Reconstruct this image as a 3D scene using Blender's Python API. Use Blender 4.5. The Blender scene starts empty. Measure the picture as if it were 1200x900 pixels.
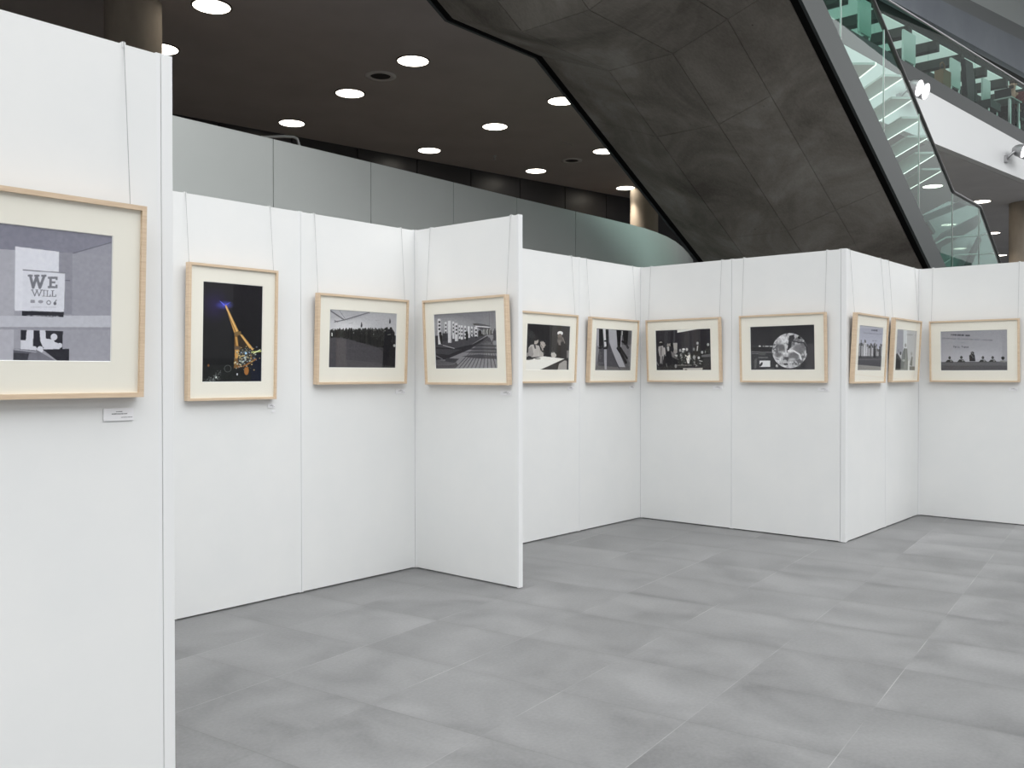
import bpy, math, random
import numpy as np
from mathutils import Matrix, Vector
random.seed(7)
rng = np.random.default_rng(7)
S = bpy.context.scene
COL = S.collection
PI = math.pi

# ------------------------------------------------------------------ helpers
MATS = {}

def lin(c):
    c = np.asarray(c, float) / 255.0
    return np.where(c <= 0.04045, c / 12.92, ((c + 0.055) / 1.055) ** 2.4)

def L3(r, g, b):
    v = lin((r, g, b))
    return (float(v[0]), float(v[1]), float(v[2]), 1.0)

class MB:
    """collects simple shapes, built as ONE mesh"""
    def __init__(s):
        s.v = []; s.f = []; s.smooth = []
    def add(s, verts, faces, smooth=False):
        o = len(s.v)
        s.v += [tuple(map(float, p)) for p in verts]
        s.f += [tuple(i + o for i in f) for f in faces]
        s.smooth += [smooth] * len(faces)
        return s
    def box(s, x0, x1, y0, y1, z0, z1):
        x0, x1 = min(x0, x1), max(x0, x1); y0, y1 = min(y0, y1), max(y0, y1); z0, z1 = min(z0, z1), max(z0, z1)
        return s.hexa([(x0, y0, z0), (x1, y0, z0), (x1, y1, z0), (x0, y1, z0),
                       (x0, y0, z1), (x1, y0, z1), (x1, y1, z1), (x0, y1, z1)])
    def hexa(s, p):
        return s.add(p, [(0, 3, 2, 1), (4, 5, 6, 7), (0, 1, 5, 4), (1, 2, 6, 5), (2, 3, 7, 6), (3, 0, 4, 7)])
    def wallbox(s, p, q, thick, z0, z1, z0b=None, z1b=None):
        """box along the plan line p-q, thickness to its left"""
        z0b = z0 if z0b is None else z0b; z1b = z1 if z1b is None else z1b
        d = np.array(q, float) - np.array(p, float); d /= np.linalg.norm(d)
        n = np.array([-d[1], d[0]]) * thick
        a, b = np.array(p, float), np.array(q, float); c, e = b + n, a + n
        return s.hexa([(*a, z0), (*b, z0b), (*c, z0b), (*e, z0), (*a, z1), (*b, z1b), (*c, z1b), (*e, z1)])
    def tube(s, pts, r, n=8, cap=True, smooth=True):
        pts = [Vector(p) for p in pts]
        rings = []
        for i, p in enumerate(pts):
            if i == 0: d = pts[1] - p
            elif i == len(pts) - 1: d = p - pts[i - 1]
            else: d = (pts[i + 1] - p).normalized() + (p - pts[i - 1]).normalized()
            d.normalize()
            up = Vector((0, 0, 1)) if abs(d.z) < .95 else Vector((1, 0, 0))
            a = d.cross(up).normalized(); b = d.cross(a).normalized()
            rr = r[i] if isinstance(r, (list, tuple)) else r
            rings.append([p + (a * math.cos(2 * PI * k / n) + b * math.sin(2 * PI * k / n)) * rr for k in range(n)])
        vs = [v for R in rings for v in R]; fs = []
        for i in range(len(rings) - 1):
            for k in range(n):
                fs.append((i * n + k, i * n + (k + 1) % n, (i + 1) * n + (k + 1) % n, (i + 1) * n + k))
        s.add(vs, fs, smooth)
        if cap:
            m = (len(rings) - 1) * n
            s.add(rings[0], [tuple(range(n))]); s.add(rings[-1], [tuple(reversed(range(n)))])
        return s
    def lathe(s, prof, c=(0, 0, 0), n=40, smooth=True, axis='z'):
        vs = []; fs = []
        for (r, z) in prof:
            for k in range(n):
                t = 2 * PI * k / n
                q = (r * math.cos(t), r * math.sin(t), z)
                if axis == 'y': q = (q[0], q[2], q[1])
                vs.append((c[0] + q[0], c[1] + q[1], c[2] + q[2]))
        for i in range(len(prof) - 1):
            for k in range(n):
                fs.append((i * n + k, i * n + (k + 1) % n, (i + 1) * n + (k + 1) % n, (i + 1) * n + k))
        return s.add(vs, fs, smooth)
    def ball(s, c, r, n=12, m=8):
        rx, ry, rz = r if isinstance(r, tuple) else (r, r, r)
        vs = []; fs = []
        for i in range(m + 1):
            a = PI * i / m
            for k in range(n):
                t = 2 * PI * k / n
                vs.append((c[0] + rx * math.sin(a) * math.cos(t), c[1] + ry * math.sin(a) * math.sin(t), c[2] + rz * math.cos(a)))
        for i in range(m):
            for k in range(n):
                fs.append((i * n + k, (i + 1) * n + k, (i + 1) * n + (k + 1) % n, i * n + (k + 1) % n))
        return s.add(vs, fs, True)
    def prism(s, poly, z0, z1):
        n = len(poly)
        vs = [(x, y, z0) for x, y in poly] + [(x, y, z1) for x, y in poly]
        fs = [tuple(reversed(range(n))), tuple(range(n, 2 * n))]
        fs += [(i, (i + 1) % n, n + (i + 1) % n, n + i) for i in range(n)]
        return s.add(vs, fs)
    def sweep(s, prof_pts, path):
        """prof_pts: (v, dz) closed loop; path: (u, z) stations -> vertical sections swept along u"""
        n = len(prof_pts); vs = []; fs = []
        for (u, z) in path:
            for (v, dz) in prof_pts: vs.append((u, v, z + dz))
        for i in range(len(path) - 1):
            for k in range(n):
                fs.append((i * n + k, i * n + (k + 1) % n, (i + 1) * n + (k + 1) % n, (i + 1) * n + k))
        fs.append(tuple(reversed(range(n)))); m = (len(path) - 1) * n
        fs.append(tuple(range(m, m + n)))
        return s.add(vs, fs)
    def build(s, name, m, parent=None, world=True, recalc=True):
        me = bpy.data.meshes.new(name)
        vs = s.v
        if parent is not None and world:
            inv = MATS[parent.name].inverted()
            vs = [tuple(inv @ Vector(p)) for p in vs]
        me.from_pydata(vs, [], s.f)
        me.polygons.foreach_set('use_smooth', s.smooth)
        if recalc:
            import bmesh
            b = bmesh.new(); b.from_mesh(me)
            bmesh.ops.recalc_face_normals(b, faces=b.faces); b.to_mesh(me); b.free()
        me.update()
        o = bpy.data.objects.new(name, me); COL.objects.link(o)
        if m is not None: me.materials.append(m)
        if parent is not None:
            o.parent = parent; MATS[o.name] = MATS[parent.name].copy()
            if not world: pass
        else:
            MATS[o.name] = Matrix.Identity(4)
        return o

def tag(o, label=None, cat=None, group=None, kind=None):
    if label: o['label'] = label
    if cat: o['category'] = cat
    if group: o['group'] = group
    if kind: o['kind'] = kind
    return o

def thing(name, label, cat, loc=(0, 0, 0), rotz=0.0, group=None, tilt=0.0):
    o = bpy.data.objects.new(name, None); COL.objects.link(o)
    o.empty_display_size = .1
    o.location = loc; o.rotation_euler = (tilt, 0, rotz)
    MATS[o.name] = Matrix.Translation(loc) @ Matrix.Rotation(rotz, 4, 'Z') @ Matrix.Rotation(tilt, 4, 'X')
    return tag(o, label, cat, group)

def struct(name, mb, m):
    o = mb.build(name, m); o['kind'] = 'structure'; return o

def dup(root, loc, label):
    r = root.copy(); COL.objects.link(r); r.location = loc; r['label'] = label
    for ch in list(root.children):
        c = ch.copy(); COL.objects.link(c); c.parent = r
    return r

# ------------------------------------------------------------------ materials
def mat(name, col, rough=.5, spec=.5, metal=0., emit=None, es=0.):
    m = bpy.data.materials.new(name); m.use_nodes = True
    b = m.node_tree.nodes['Principled BSDF']
    b.inputs['Base Color'].default_value = col; b.inputs['Roughness'].default_value = rough
    b.inputs['Specular IOR Level'].default_value = spec; b.inputs['Metallic'].default_value = metal
    if emit: b.inputs['Emission Color'].default_value = emit; b.inputs['Emission Strength'].default_value = es
    return m

def N(nt, t, **kw):
    n = nt.nodes.new(t)
    for k, v in kw.items(): setattr(n, k, v)
    return n

def math_n(nt, op, a, b=None, c=None):
    n = N(nt, 'ShaderNodeMath', operation=op)
    for i, x in enumerate((a, b, c)):
        if x is None: continue
        if isinstance(x, (int, float)): n.inputs[i].default_value = x
        else: nt.links.new(x, n.inputs[i])
    return n.outputs[0]

def ramp(nt, fac, stops, interp='LINEAR'):
    n = N(nt, 'ShaderNodeValToRGB'); n.color_ramp.interpolation = interp
    e = n.color_ramp.elements
    while len(e) > 1: e.remove(e[-1])
    e[0].position, e[0].color = stops[0]
    for p, c in stops[1:]:
        x = e.new(p); x.color = c
    nt.links.new(fac, n.inputs[0]); return n.outputs[0]

def mixc(nt, fac, a, b, mode='MIX'):
    n = N(nt, 'ShaderNodeMix', data_type='RGBA', blend_type=mode)
    for i, x in ((0, fac), (6, a), (7, b)):
        if isinstance(x, (int, float)): n.inputs[i].default_value = x
        elif isinstance(x, tuple): n.inputs[i].default_value = x
        else: nt.links.new(x, n.inputs[i])
    return n.outputs[2]

def noise(nt, vec, scale, detail=4, rough=.55, dist=0.):
    n = N(nt, 'ShaderNodeTexNoise'); n.inputs['Scale'].default_value = scale
    n.inputs['Detail'].default_value = detail; n.inputs['Roughness'].default_value = rough
    n.inputs['Distortion'].default_value = dist
    if vec is not None: nt.links.new(vec, n.inputs['Vector'])
    return n.outputs[0]

def objvec(nt, scale=None):
    g = N(nt, 'ShaderNodeNewGeometry').outputs['Position']
    if scale is None: return g
    m = N(nt, 'ShaderNodeMapping'); m.inputs['Scale'].default_value = scale
    nt.links.new(g, m.inputs[0]); return m.outputs[0]

def mottled(name, stops, scale, rough=.6, spec=.4, stretch=None, bump=0.):
    m = mat(name, (1, 1, 1, 1), rough, spec); nt = m.node_tree; b = nt.nodes['Principled BSDF']
    f = noise(nt, objvec(nt, stretch), scale, 5, .6)
    nt.links.new(ramp(nt, f, stops), b.inputs['Base Color'])
    if bump:
        bn = N(nt, 'ShaderNodeBump'); bn.inputs['Strength'].default_value = bump; bn.inputs['Distance'].default_value = .01
        nt.links.new(f, bn.inputs['Height']); nt.links.new(bn.outputs[0], b.inputs['Normal'])
    return m

def g3(v): return (v, v, v, 1)

M = {}
M['panel'] = mottled('white_panel_laminate', [(.3, (.80, .81, .81, 1)), (.7, (.83, .835, .83, 1))], 3, .45, .3)
M['profile'] = mat('white_edge_profile', (.82, .828, .832, 1), .45, .3)
M['gap'] = mat('shadow_gap_grey', (.12, .12, .12, 1), .9, .1)
M['black'] = mat('black_steel_gap', (.006, .006, .006, 1), .8, .05)
M['foot'] = mat('grey_levelling_foot', (.2, .2, .2, 1), .5)
M['ceiling'] = mottled('dark_ceiling_paint', [(.3, (.42, .372, .358, 1)), (.7, (.47, .42, .405, 1))], 1.2, .8, .2)
M['rear'] = mottled('dark_rear_cladding', [(.3, (.044, .042, .047, 1)), (.7, (.056, .054, .060, 1))], .8, .38, .5)
M['greywall'] = mottled('satin_grey_metal_panel', [(.3, (.55, .575, .56, 1)), (.7, (.59, .615, .60, 1))], .7, .25, .6)
M['greywall'].node_tree.nodes['Principled BSDF'].inputs['Metallic'].default_value = .1
M['grey_steel'] = mat('grey_painted_steel', (.045, .052, .052, 1), .45, .4)
M['rail'] = mat('dark_handrail_steel', (.10, .10, .10, 1), .3, .5, .6)
M['alu'] = mat('brushed_aluminium', (.62, .62, .62, 1), .3, .5, .9)
M['white'] = mat('white_paint', (.80, .81, .815, 1), .5, .3)
M['strip'] = mat('dark_grey_strip', (.06, .066, .067, 1), .5, .3)
M['soffit'] = mat('upper_dark_soffit', (.035, .033, .035, 1), .7, .2)
M['bulkhead'] = mottled('blue_grey_bulkhead', [(.3, (.27, .295, .34, 1)), (.7, (.33, .36, .40, 1))], .6, .5, .4)
M['bulkhead2'] = mat('grey_upper_parapet', (.27, .285, .285, 1), .5, .3)
M['upperwall'] = mat('pale_upper_wall', (.62, .66, .65, 1), .6, .3)
M['wood'] = mottled('pale_oak_moulding', [(.25, L3(204, 178, 150)), (.55, L3(220, 197, 170)), (.8, L3(228, 208, 184))], 6, .45, .4, (2, 2, 30))
M['mat'] = mat('cream_mat_board', (.90, .875, .80, 1), .8, .1)
M['matcore'] = mat('white_mat_core', (.86, .86, .85, 1), .8, .1)
M['backing'] = mat('brown_backing_board', (.25, .18, .12, 1), .8)
M['wire'] = mat('steel_picture_wire', (.42, .42, .43, 1), .5, .4, .2)
M['card'] = mat('white_card', (.86, .86, .88, 1), .6, .2)
M['ink'] = mat('grey_print_ink', (.18, .18, .19, 1), .8, .1)
M['light'] = mat('warm_white_diffuser', (.9, .88, .82, 1), .5, .3, 0, (1, .93, .80, 1), 4.0)
M['trimring'] = mat('brown_light_trim', (.10, .075, .06, 1), .5)
M['vent'] = mat('dark_vent_ring', (.62, .58, .57, 1), .6)
M['grille'] = mat('dark_vent_grille', (.05, .045, .045, 1), .8, .1)
M['concrete_col'] = mottled('beige_concrete_column', [(.3, L3(158, 147, 134)), (.7, L3(182, 170, 156))], 2.5, .75, .2, (1, 1, .4))
M['lamp'] = mat('spotlight_lens', (.9, .9, .92, 1), .3, .5, 0, (1, .95, .98, 1), 4.0)
M['lampbody'] = mat('grey_spotlight_housing', (.42, .42, .43, 1), .35, .5, .6)
M['board'] = mat('mint_white_board', (.55, .66, .62, 1), .5, .3)
M['inner'] = mat('luminous_ceiling_panel', (.62, .66, .63, 1), .7, .2, 0, (.95, 1, .98, 1), .36)  # glow added to brighten the pale panels, which are no lamps
M['beam'] = mat('dark_interior_beam', (.10, .105, .10, 1), .6, .2)
M['innerwall'] = mat('grey_interior_wall', (.20, .205, .20, 1), .7, .2)
M['dark'] = mat('dark_plastic', (.02, .022, .024, 1), .5, .3)
M['desk'] = mat('grey_desk_top', (.45, .45, .44, 1), .5, .3)
M['skin'] = mat('skin', (.50, .30, .22, 1), .5, .3)
M['maroon'] = mat('maroon_wool', (.16, .03, .03, 1), .9, .1)
M['trousers'] = mat('dark_trousers', (.015, .016, .02, 1), .9, .1)
M['hair'] = mat('brown_hair', (.05, .03, .02, 1), .7, .2)
M['brownbag'] = mat('brown_leather', (.22, .14, .09, 1), .6, .3)
M['tread'] = mat('pale_tread', (.50, .56, .54, 1), .4, .4)  # for planks that imitate reflections in the stair glass
M['nosing'] = mat('white_tread_nosing', (.92, .90, .86, 1), .4, .4, 0, (1, .95, .88, 1), 1.2)  # glowing edge imitates a bright reflected line, no lamp
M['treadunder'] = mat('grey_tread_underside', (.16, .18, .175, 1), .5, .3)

# concrete soffit
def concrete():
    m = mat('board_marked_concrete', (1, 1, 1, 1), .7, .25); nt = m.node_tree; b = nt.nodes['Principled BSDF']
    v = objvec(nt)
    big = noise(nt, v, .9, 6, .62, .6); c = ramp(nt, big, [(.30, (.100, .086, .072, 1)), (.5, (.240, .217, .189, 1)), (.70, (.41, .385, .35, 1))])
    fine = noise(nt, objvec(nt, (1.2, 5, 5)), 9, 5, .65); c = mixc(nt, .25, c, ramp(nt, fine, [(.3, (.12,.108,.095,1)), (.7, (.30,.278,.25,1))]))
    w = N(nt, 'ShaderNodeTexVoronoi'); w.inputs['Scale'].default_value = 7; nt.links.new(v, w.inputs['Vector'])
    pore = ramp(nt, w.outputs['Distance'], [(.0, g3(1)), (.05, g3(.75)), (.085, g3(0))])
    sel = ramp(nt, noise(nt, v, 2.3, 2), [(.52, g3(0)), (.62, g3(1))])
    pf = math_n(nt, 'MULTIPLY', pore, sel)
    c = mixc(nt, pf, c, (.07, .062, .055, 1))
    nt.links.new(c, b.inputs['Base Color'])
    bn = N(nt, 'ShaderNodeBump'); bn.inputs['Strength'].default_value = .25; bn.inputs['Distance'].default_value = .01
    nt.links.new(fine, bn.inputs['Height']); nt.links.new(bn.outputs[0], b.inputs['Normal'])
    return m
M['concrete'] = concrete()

def floor_mat():
    m = mat('grey_stone_floor_tile', (1, 1, 1, 1), .42, .4); nt = m.node_tree; b = nt.nodes['Principled BSDF']
    P = N(nt, 'ShaderNodeSeparateXYZ'); nt.links.new(objvec(nt), P.inputs[0])
    t = math.radians(6.2); cs, sn = math.cos(t), math.sin(t)
    x, y = P.outputs[0], P.outputs[1]
    a = math_n(nt, 'ADD', math_n(nt, 'MULTIPLY', x, cs), math_n(nt, 'MULTIPLY', y, sn))
    bb = math_n(nt, 'SUBTRACT', math_n(nt, 'MULTIPLY', y, cs), math_n(nt, 'MULTIPLY', x, sn))
    rb = math_n(nt, 'DIVIDE', math_n(nt, 'ADD', bb, 1.04), .6065)
    k = math_n(nt, 'FLOOR', rb); fb = math_n(nt, 'SUBTRACT', rb, k)
    wk = N(nt, 'ShaderNodeTexWhiteNoise', noise_dimensions='1D'); nt.links.new(k, wk.inputs['W'])
    off = math_n(nt, 'MULTIPLY', math_n(nt, 'GREATER_THAN', wk.outputs['Value'], .6), -.13)
    ra = math_n(nt, 'DIVIDE', math_n(nt, 'ADD', math_n(nt, 'SUBTRACT', a, .2), off), .605)
    i = math_n(nt, 'FLOOR', ra); fa = math_n(nt, 'SUBTRACT', ra, i)
    cb = N(nt, 'ShaderNodeCombineXYZ'); nt.links.new(i, cb.inputs[0]); nt.links.new(k, cb.inputs[1])
    wn = N(nt, 'ShaderNodeTexWhiteNoise', noise_dimensions='2D'); nt.links.new(cb.outputs[0], wn.inputs['Vector'])
    # cloud pattern inside each tile
    cc = N(nt, 'ShaderNodeCombineXYZ')
    nt.links.new(math_n(nt, 'ADD', math_n(nt, 'MULTIPLY', a, 1.0), math_n(nt, 'MULTIPLY', wn.outputs['Value'], 37.)), cc.inputs[0])
    nt.links.new(math_n(nt, 'ADD', math_n(nt, 'MULTIPLY', bb, .75), math_n(nt, 'MULTIPLY', wn.outputs['Value'], 91.)), cc.inputs[1])
    cl = noise(nt, cc.outputs[0], 2.3, 4, .55, .5)
    col = ramp(nt, cl, [(.30, (.128, .129, .132, 1)), (.47, (.177, .178, .181, 1)), (.68, (.222, .223, .226, 1))])
    tone = math_n(nt, 'ADD', math_n(nt, 'MULTIPLY', wn.outputs['Value'], .17), .91)
    tv = N(nt, 'ShaderNodeCombineColor')
    for q in range(3): nt.links.new(tone, tv.inputs[q])
    col = mixc(nt, 1.0, col, tv.outputs[0], 'MULTIPLY')
    # darker clouded margin along the a-edges of a tile
    da = math_n(nt, 'MINIMUM', fa, math_n(nt, 'SUBTRACT', 1., fa)); db = math_n(nt, 'MINIMUM', fb, math_n(nt, 'SUBTRACT', 1., fb))
    ed = ramp(nt, math_n(nt, 'ADD', da, math_n(nt, 'MULTIPLY', cl, .12)), [(.05, g3(.90)), (.17, g3(1.0))])
    col = mixc(nt, 1.0, col, ed, 'MULTIPLY')
    fine = noise(nt, objvec(nt), 60, 3, .6); col = mixc(nt, .12, col, ramp(nt, fine, [(.3, g3(.16)), (.7, g3(.42))]))
    brk = noise(nt, objvec(nt), 1.7, 2)
    # joints: pale grout along the long rows, dark hairlines across
    jl = math_n(nt, 'MULTIPLY', math_n(nt, 'LESS_THAN', db, .0034), math_n(nt, 'MULTIPLY', ramp(nt, brk, [(.44, g3(.0)), (.64, g3(1))]), .6))
    jd = math_n(nt, 'MULTIPLY', math_n(nt, 'LESS_THAN', da, .0040), math_n(nt, 'MULTIPLY', ramp(nt, brk, [(.35, g3(.9)), (.65, g3(.3))]), .75))
    col = mixc(nt, jl, col, (.40, .40, .395, 1)); col = mixc(nt, jd, col, (.13, .13, .13, 1))
    nt.links.new(col, b.inputs['Base Color'])
    nt.links.new(ramp(nt, cl, [(.3, g3(.38)), (.7, g3(.5))]), b.inputs['Roughness'])
    return m
M['floor'] = floor_mat()

def glass_mat(name, tint, refl=1.0, ior=1.5):
    m = bpy.data.materials.new(name); m.use_nodes = True; nt = m.node_tree; nt.nodes.clear()
    out = N(nt, 'ShaderNodeOutputMaterial'); mx = N(nt, 'ShaderNodeMixShader')
    tr = N(nt, 'ShaderNodeBsdfTransparent'); tr.inputs[0].default_value = tint
    gl = N(nt, 'ShaderNodeBsdfGlossy'); gl.inputs['Roughness'].default_value = .01; gl.inputs[0].default_value = (1, 1, 1, 1)
    fr = N(nt, 'ShaderNodeFresnel'); fr.inputs[0].default_value = ior
    bf = N(nt, 'ShaderNodeNewGeometry').outputs['Backfacing']      # only the outer skin of a pane mirrors
    nt.links.new(math_n(nt, 'MULTIPLY', math_n(nt, 'MULTIPLY', fr.outputs[0], refl), math_n(nt, 'SUBTRACT', 1.0, bf)), mx.inputs[0])
    nt.links.new(tr.outputs[0], mx.inputs[1]); nt.links.new(gl.outputs[0], mx.inputs[2]); nt.links.new(mx.outputs[0], out.inputs[0])
    return m
M['picglass'] = glass_mat('picture_glass', (.995, .995, .99, 1), .6, 1.45)
M['glass'] = glass_mat('green_tinted_glass', (.70, .83, .79, 1), .5, 1.45)
M['glass2'] = glass_mat('green_gallery_glass', (.70, .82, .78, 1), .14, 1.45)

def print_mat():
    m = mat('photo_print', (1, 1, 1, 1), .5, .25); nt = m.node_tree
    a = N(nt, 'ShaderNodeAttribute'); a.attribute_name = 'Col'
    nt.links.new(a.outputs['Color'], nt.nodes['Principled BSDF'].inputs['Base Color']); return m
M['print'] = print_mat()

# ------------------------------------------------------------------ photograph pictures, painted in code
class Art:
    def __init__(s, quad, nx, ny, s0=0.0):
        """quad: tl,tr,br,bl in sketch coordinates; the canvas samples them through a homography"""
        src = [(s0, 1), (1, 1), (1, 0), (s0, 0)]
        A = []; B = []
        for (x, y), (X, Y) in zip(src, quad):
            A += [[x, y, 1, 0, 0, 0, -X * x, -X * y], [0, 0, 0, x, y, 1, -Y * x, -Y * y]]; B += [X, Y]
        h = np.append(np.linalg.solve(np.array(A, float), np.array(B, float)), 1).reshape(3, 3)
        s.nx, s.ny = nx, ny
        gx = (np.arange(2 * nx) + .5) / (2 * nx); gy = (np.arange(2 * ny) + .5) / (2 * ny)
        x, y = np.meshgrid(gx, gy); w = h[2, 0] * x + h[2, 1] * y + h[2, 2]
        s.s, s.t = x, y
        s.X = (h[0, 0] * x + h[0, 1] * y + h[0, 2]) / w; s.Y = (h[1, 0] * x + h[1, 1] * y + h[1, 2]) / w
        s.px = abs(quad[1][0] - quad[0][0]) / (2 * nx * (1 - s0))
        s.c = np.zeros(x.shape + (3,))
    def put(s, m, col, a=1.0):
        col = np.array(col if hasattr(col, '__len__') else (col,) * 3, float)
        m = np.clip(m, 0, 1)[..., None] * a
        s.c = s.c * (1 - m) + col * m
    def fill(s, top, bot):
        t = s.t[..., None]
        f = lambda c: np.array(c if hasattr(c, '__len__') else (c,) * 3, float)
        s.c = f(bot) * (1 - t) + f(top) * t
    def poly(s, pts, col, a=1.0):
        m = np.zeros(s.X.shape, bool)
        for (x1, y1), (x2, y2) in zip(pts, pts[1:] + pts[:1]):
            if y1 == y2: continue
            c = ((s.Y >= min(y1, y2)) & (s.Y < max(y1, y2))) & (s.X < x1 + (s.Y - y1) * (x2 - x1) / (y2 - y1))
            m ^= c
        s.put(m, col, a)
    def rect(s, x0, y0, x1, y1, col, a=1.0): s.put((s.X >= x0) & (s.X < x1) & (s.Y >= y0) & (s.Y < y1), col, a)
    def ell(s, x, y, rx, ry, col, a=1.0, soft=0.0):
        d = np.sqrt(((s.X - x) / rx) ** 2 + ((s.Y - y) / ry) ** 2)
        s.put((d < 1) if soft == 0 else np.clip((1 - d) / soft, 0, 1), col, a)
    def ring(s, x, y, r, w, col, a=1.0):
        d = np.hypot(s.X - x, s.Y - y); s.put(abs(d - r) < w, col, a)
    def line(s, pts, w, col, a=1.0):
        for (x1, y1), (x2, y2) in zip(pts, pts[1:]):
            L = (x2 - x1) ** 2 + (y2 - y1) ** 2
            t = np.clip(((s.X - x1) * (x2 - x1) + (s.Y - y1) * (y2 - y1)) / max(L, 1e-9), 0, 1)
            d = np.hypot(s.X - x1 - t * (x2 - x1), s.Y - y1 - t * (y2 - y1)); s.put(d < w / 2, col, a)
    def grain(s, amp, scale=6, seed=0):
        r = np.random.default_rng(seed); h, w = s.X.shape
        g = r.random((h // scale + 2, w // scale + 2))
        yi = np.arange(h) / scale; xi = np.arange(w) / scale
        y0 = yi.astype(int); x0 = xi.astype(int); fy = (yi - y0)[:, None]; fx = (xi - x0)[None, :]
        v = (g[y0][:, x0] * (1 - fy) * (1 - fx) + g[y0 + 1][:, x0] * fy * (1 - fx) + g[y0][:, x0 + 1] * (1 - fy) * fx + g[y0 + 1][:, x0 + 1] * fy * fx)
        return v * amp
    def addgrain(s, amp, scale=6, seed=0, mask=None):
        g = (s.grain(1, scale, seed) - .5) * 2 * amp
        if mask is not None: g = g * mask
        s.c = np.clip(s.c + g[..., None], 0, 255)
    def person(s, x, y, h, col, head=None, a=1.0):
        """small standing figure: x centre, y top of the head, h height"""
        head = col if head is None else head
        s.ell(x, y + h * .07, h * .055, h * .075, head, a)
        s.poly([(x - h * .05, y + h * .14), (x + h * .05, y + h * .14), (x + h * .13, y + h * .22), (x + h * .14, y + h * .5), (x + h * .10, y + h),
                (x - h * .10, y + h), (x - h * .14, y + h * .5), (x - h * .13, y + h * .22)], col, a)
    FONT = {'P': ('11110', '10001', '10001', '11110', '10000', '10000', '10000'), 'a': ('00000', '00000', '01110', '00001', '01111', '10001', '01111'),
            'r': ('00000', '00000', '10110', '11001', '10000', '10000', '10000'), 'i': ('00100', '00000', '01100', '00100', '00100', '00100', '01110'),
            's': ('00000', '00000', '01111', '10000', '01110', '00001', '11110'), ',': ('00000', '00000', '00000', '00000', '01100', '00100', '01000'),
            'F': ('11111', '10000', '10000', '11110', '10000', '10000', '10000'), 'n': ('00000', '00000', '10110', '11001', '10001', '10001', '10001'),
            'c': ('00000', '00000', '01110', '10001', '10000', '10001', '01110'), 'e': ('00000', '00000', '01110', '10001', '11111', '10000', '01110'), ' ': ('00000',) * 7}
    def text(s, t, x, y, cw, chh, col, a=1.0, slope=0.0):
        for i, ch in enumerate(t):
            g = s.FONT[ch]; x0 = x + i * cw
            for r in range(7):
                for c in range(5):
                    if g[r][c] == '1':
                        xx = x0 + c * cw / 6; yy = y + slope * (xx - x) + r * chh / 7
                        s.rect(xx, yy, xx + cw / 6 * 1.05, yy + chh / 7 * 1.05, col, a)
    def scrawl(s, x0, x1, y, h, col, a=1.0, slope=0.0, seed=1):
        """soft unreadable line of small print"""
        r = np.random.default_rng(seed); x = x0
        while x < x1:
            w = h * r.uniform(.35, .7); yy = y + slope * (x - x0)
            if r.random() > .14:
                s.ell(x + w / 2, yy, w * .5, h * r.uniform(.35, .6), col, a * r.uniform(.5, 1))
            x += w * .95
    def mesh(s, name, w, h, y, x0, z0, parent):
        nx, ny = s.nx, s.ny
        c = s.c.reshape(ny, 2, nx, 2, 3).mean((1, 3)); c = np.minimum(lin(c) * 1.28, .9)
        xs = x0 + w * np.arange(nx + 1) / nx; zs = z0 + h * np.arange(ny + 1) / ny
        XX, ZZ = np.meshgrid(xs, zs)
        v = np.stack([XX, np.full_like(XX, y), ZZ], -1).reshape(-1, 3)
        ii, jj = np.meshgrid(np.arange(nx), np.arange(ny)); a = (jj * (nx + 1) + ii).ravel()
        f = np.stack([a, a + 1, a + nx + 2, a + nx + 1], 1)
        me = bpy.data.meshes.new(name)
        me.vertices.add(len(v)); me.vertices.foreach_set('co', v.ravel())
        me.loops.add(f.size); me.loops.foreach_set('vertex_index', f.ravel().astype(np.int32))
        me.polygons.add(len(f)); me.polygons.foreach_set('loop_start', np.arange(0, f.size, 4, dtype=np.int32))
        me.update(calc_edges=True)
        at = me.color_attributes.new('Col', 'FLOAT_COLOR', 'CORNER')
        cc = np.concatenate([c.reshape(-1, 3), np.ones((nx * ny, 1))], 1)
        at.data.foreach_set('color', np.repeat(cc, 4, axis=0).astype(np.float32).ravel())
        me.materials.append(M['print'])
        o = bpy.data.objects.new(name, me); COL.objects.link(o); o.parent = parent
        return o

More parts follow.
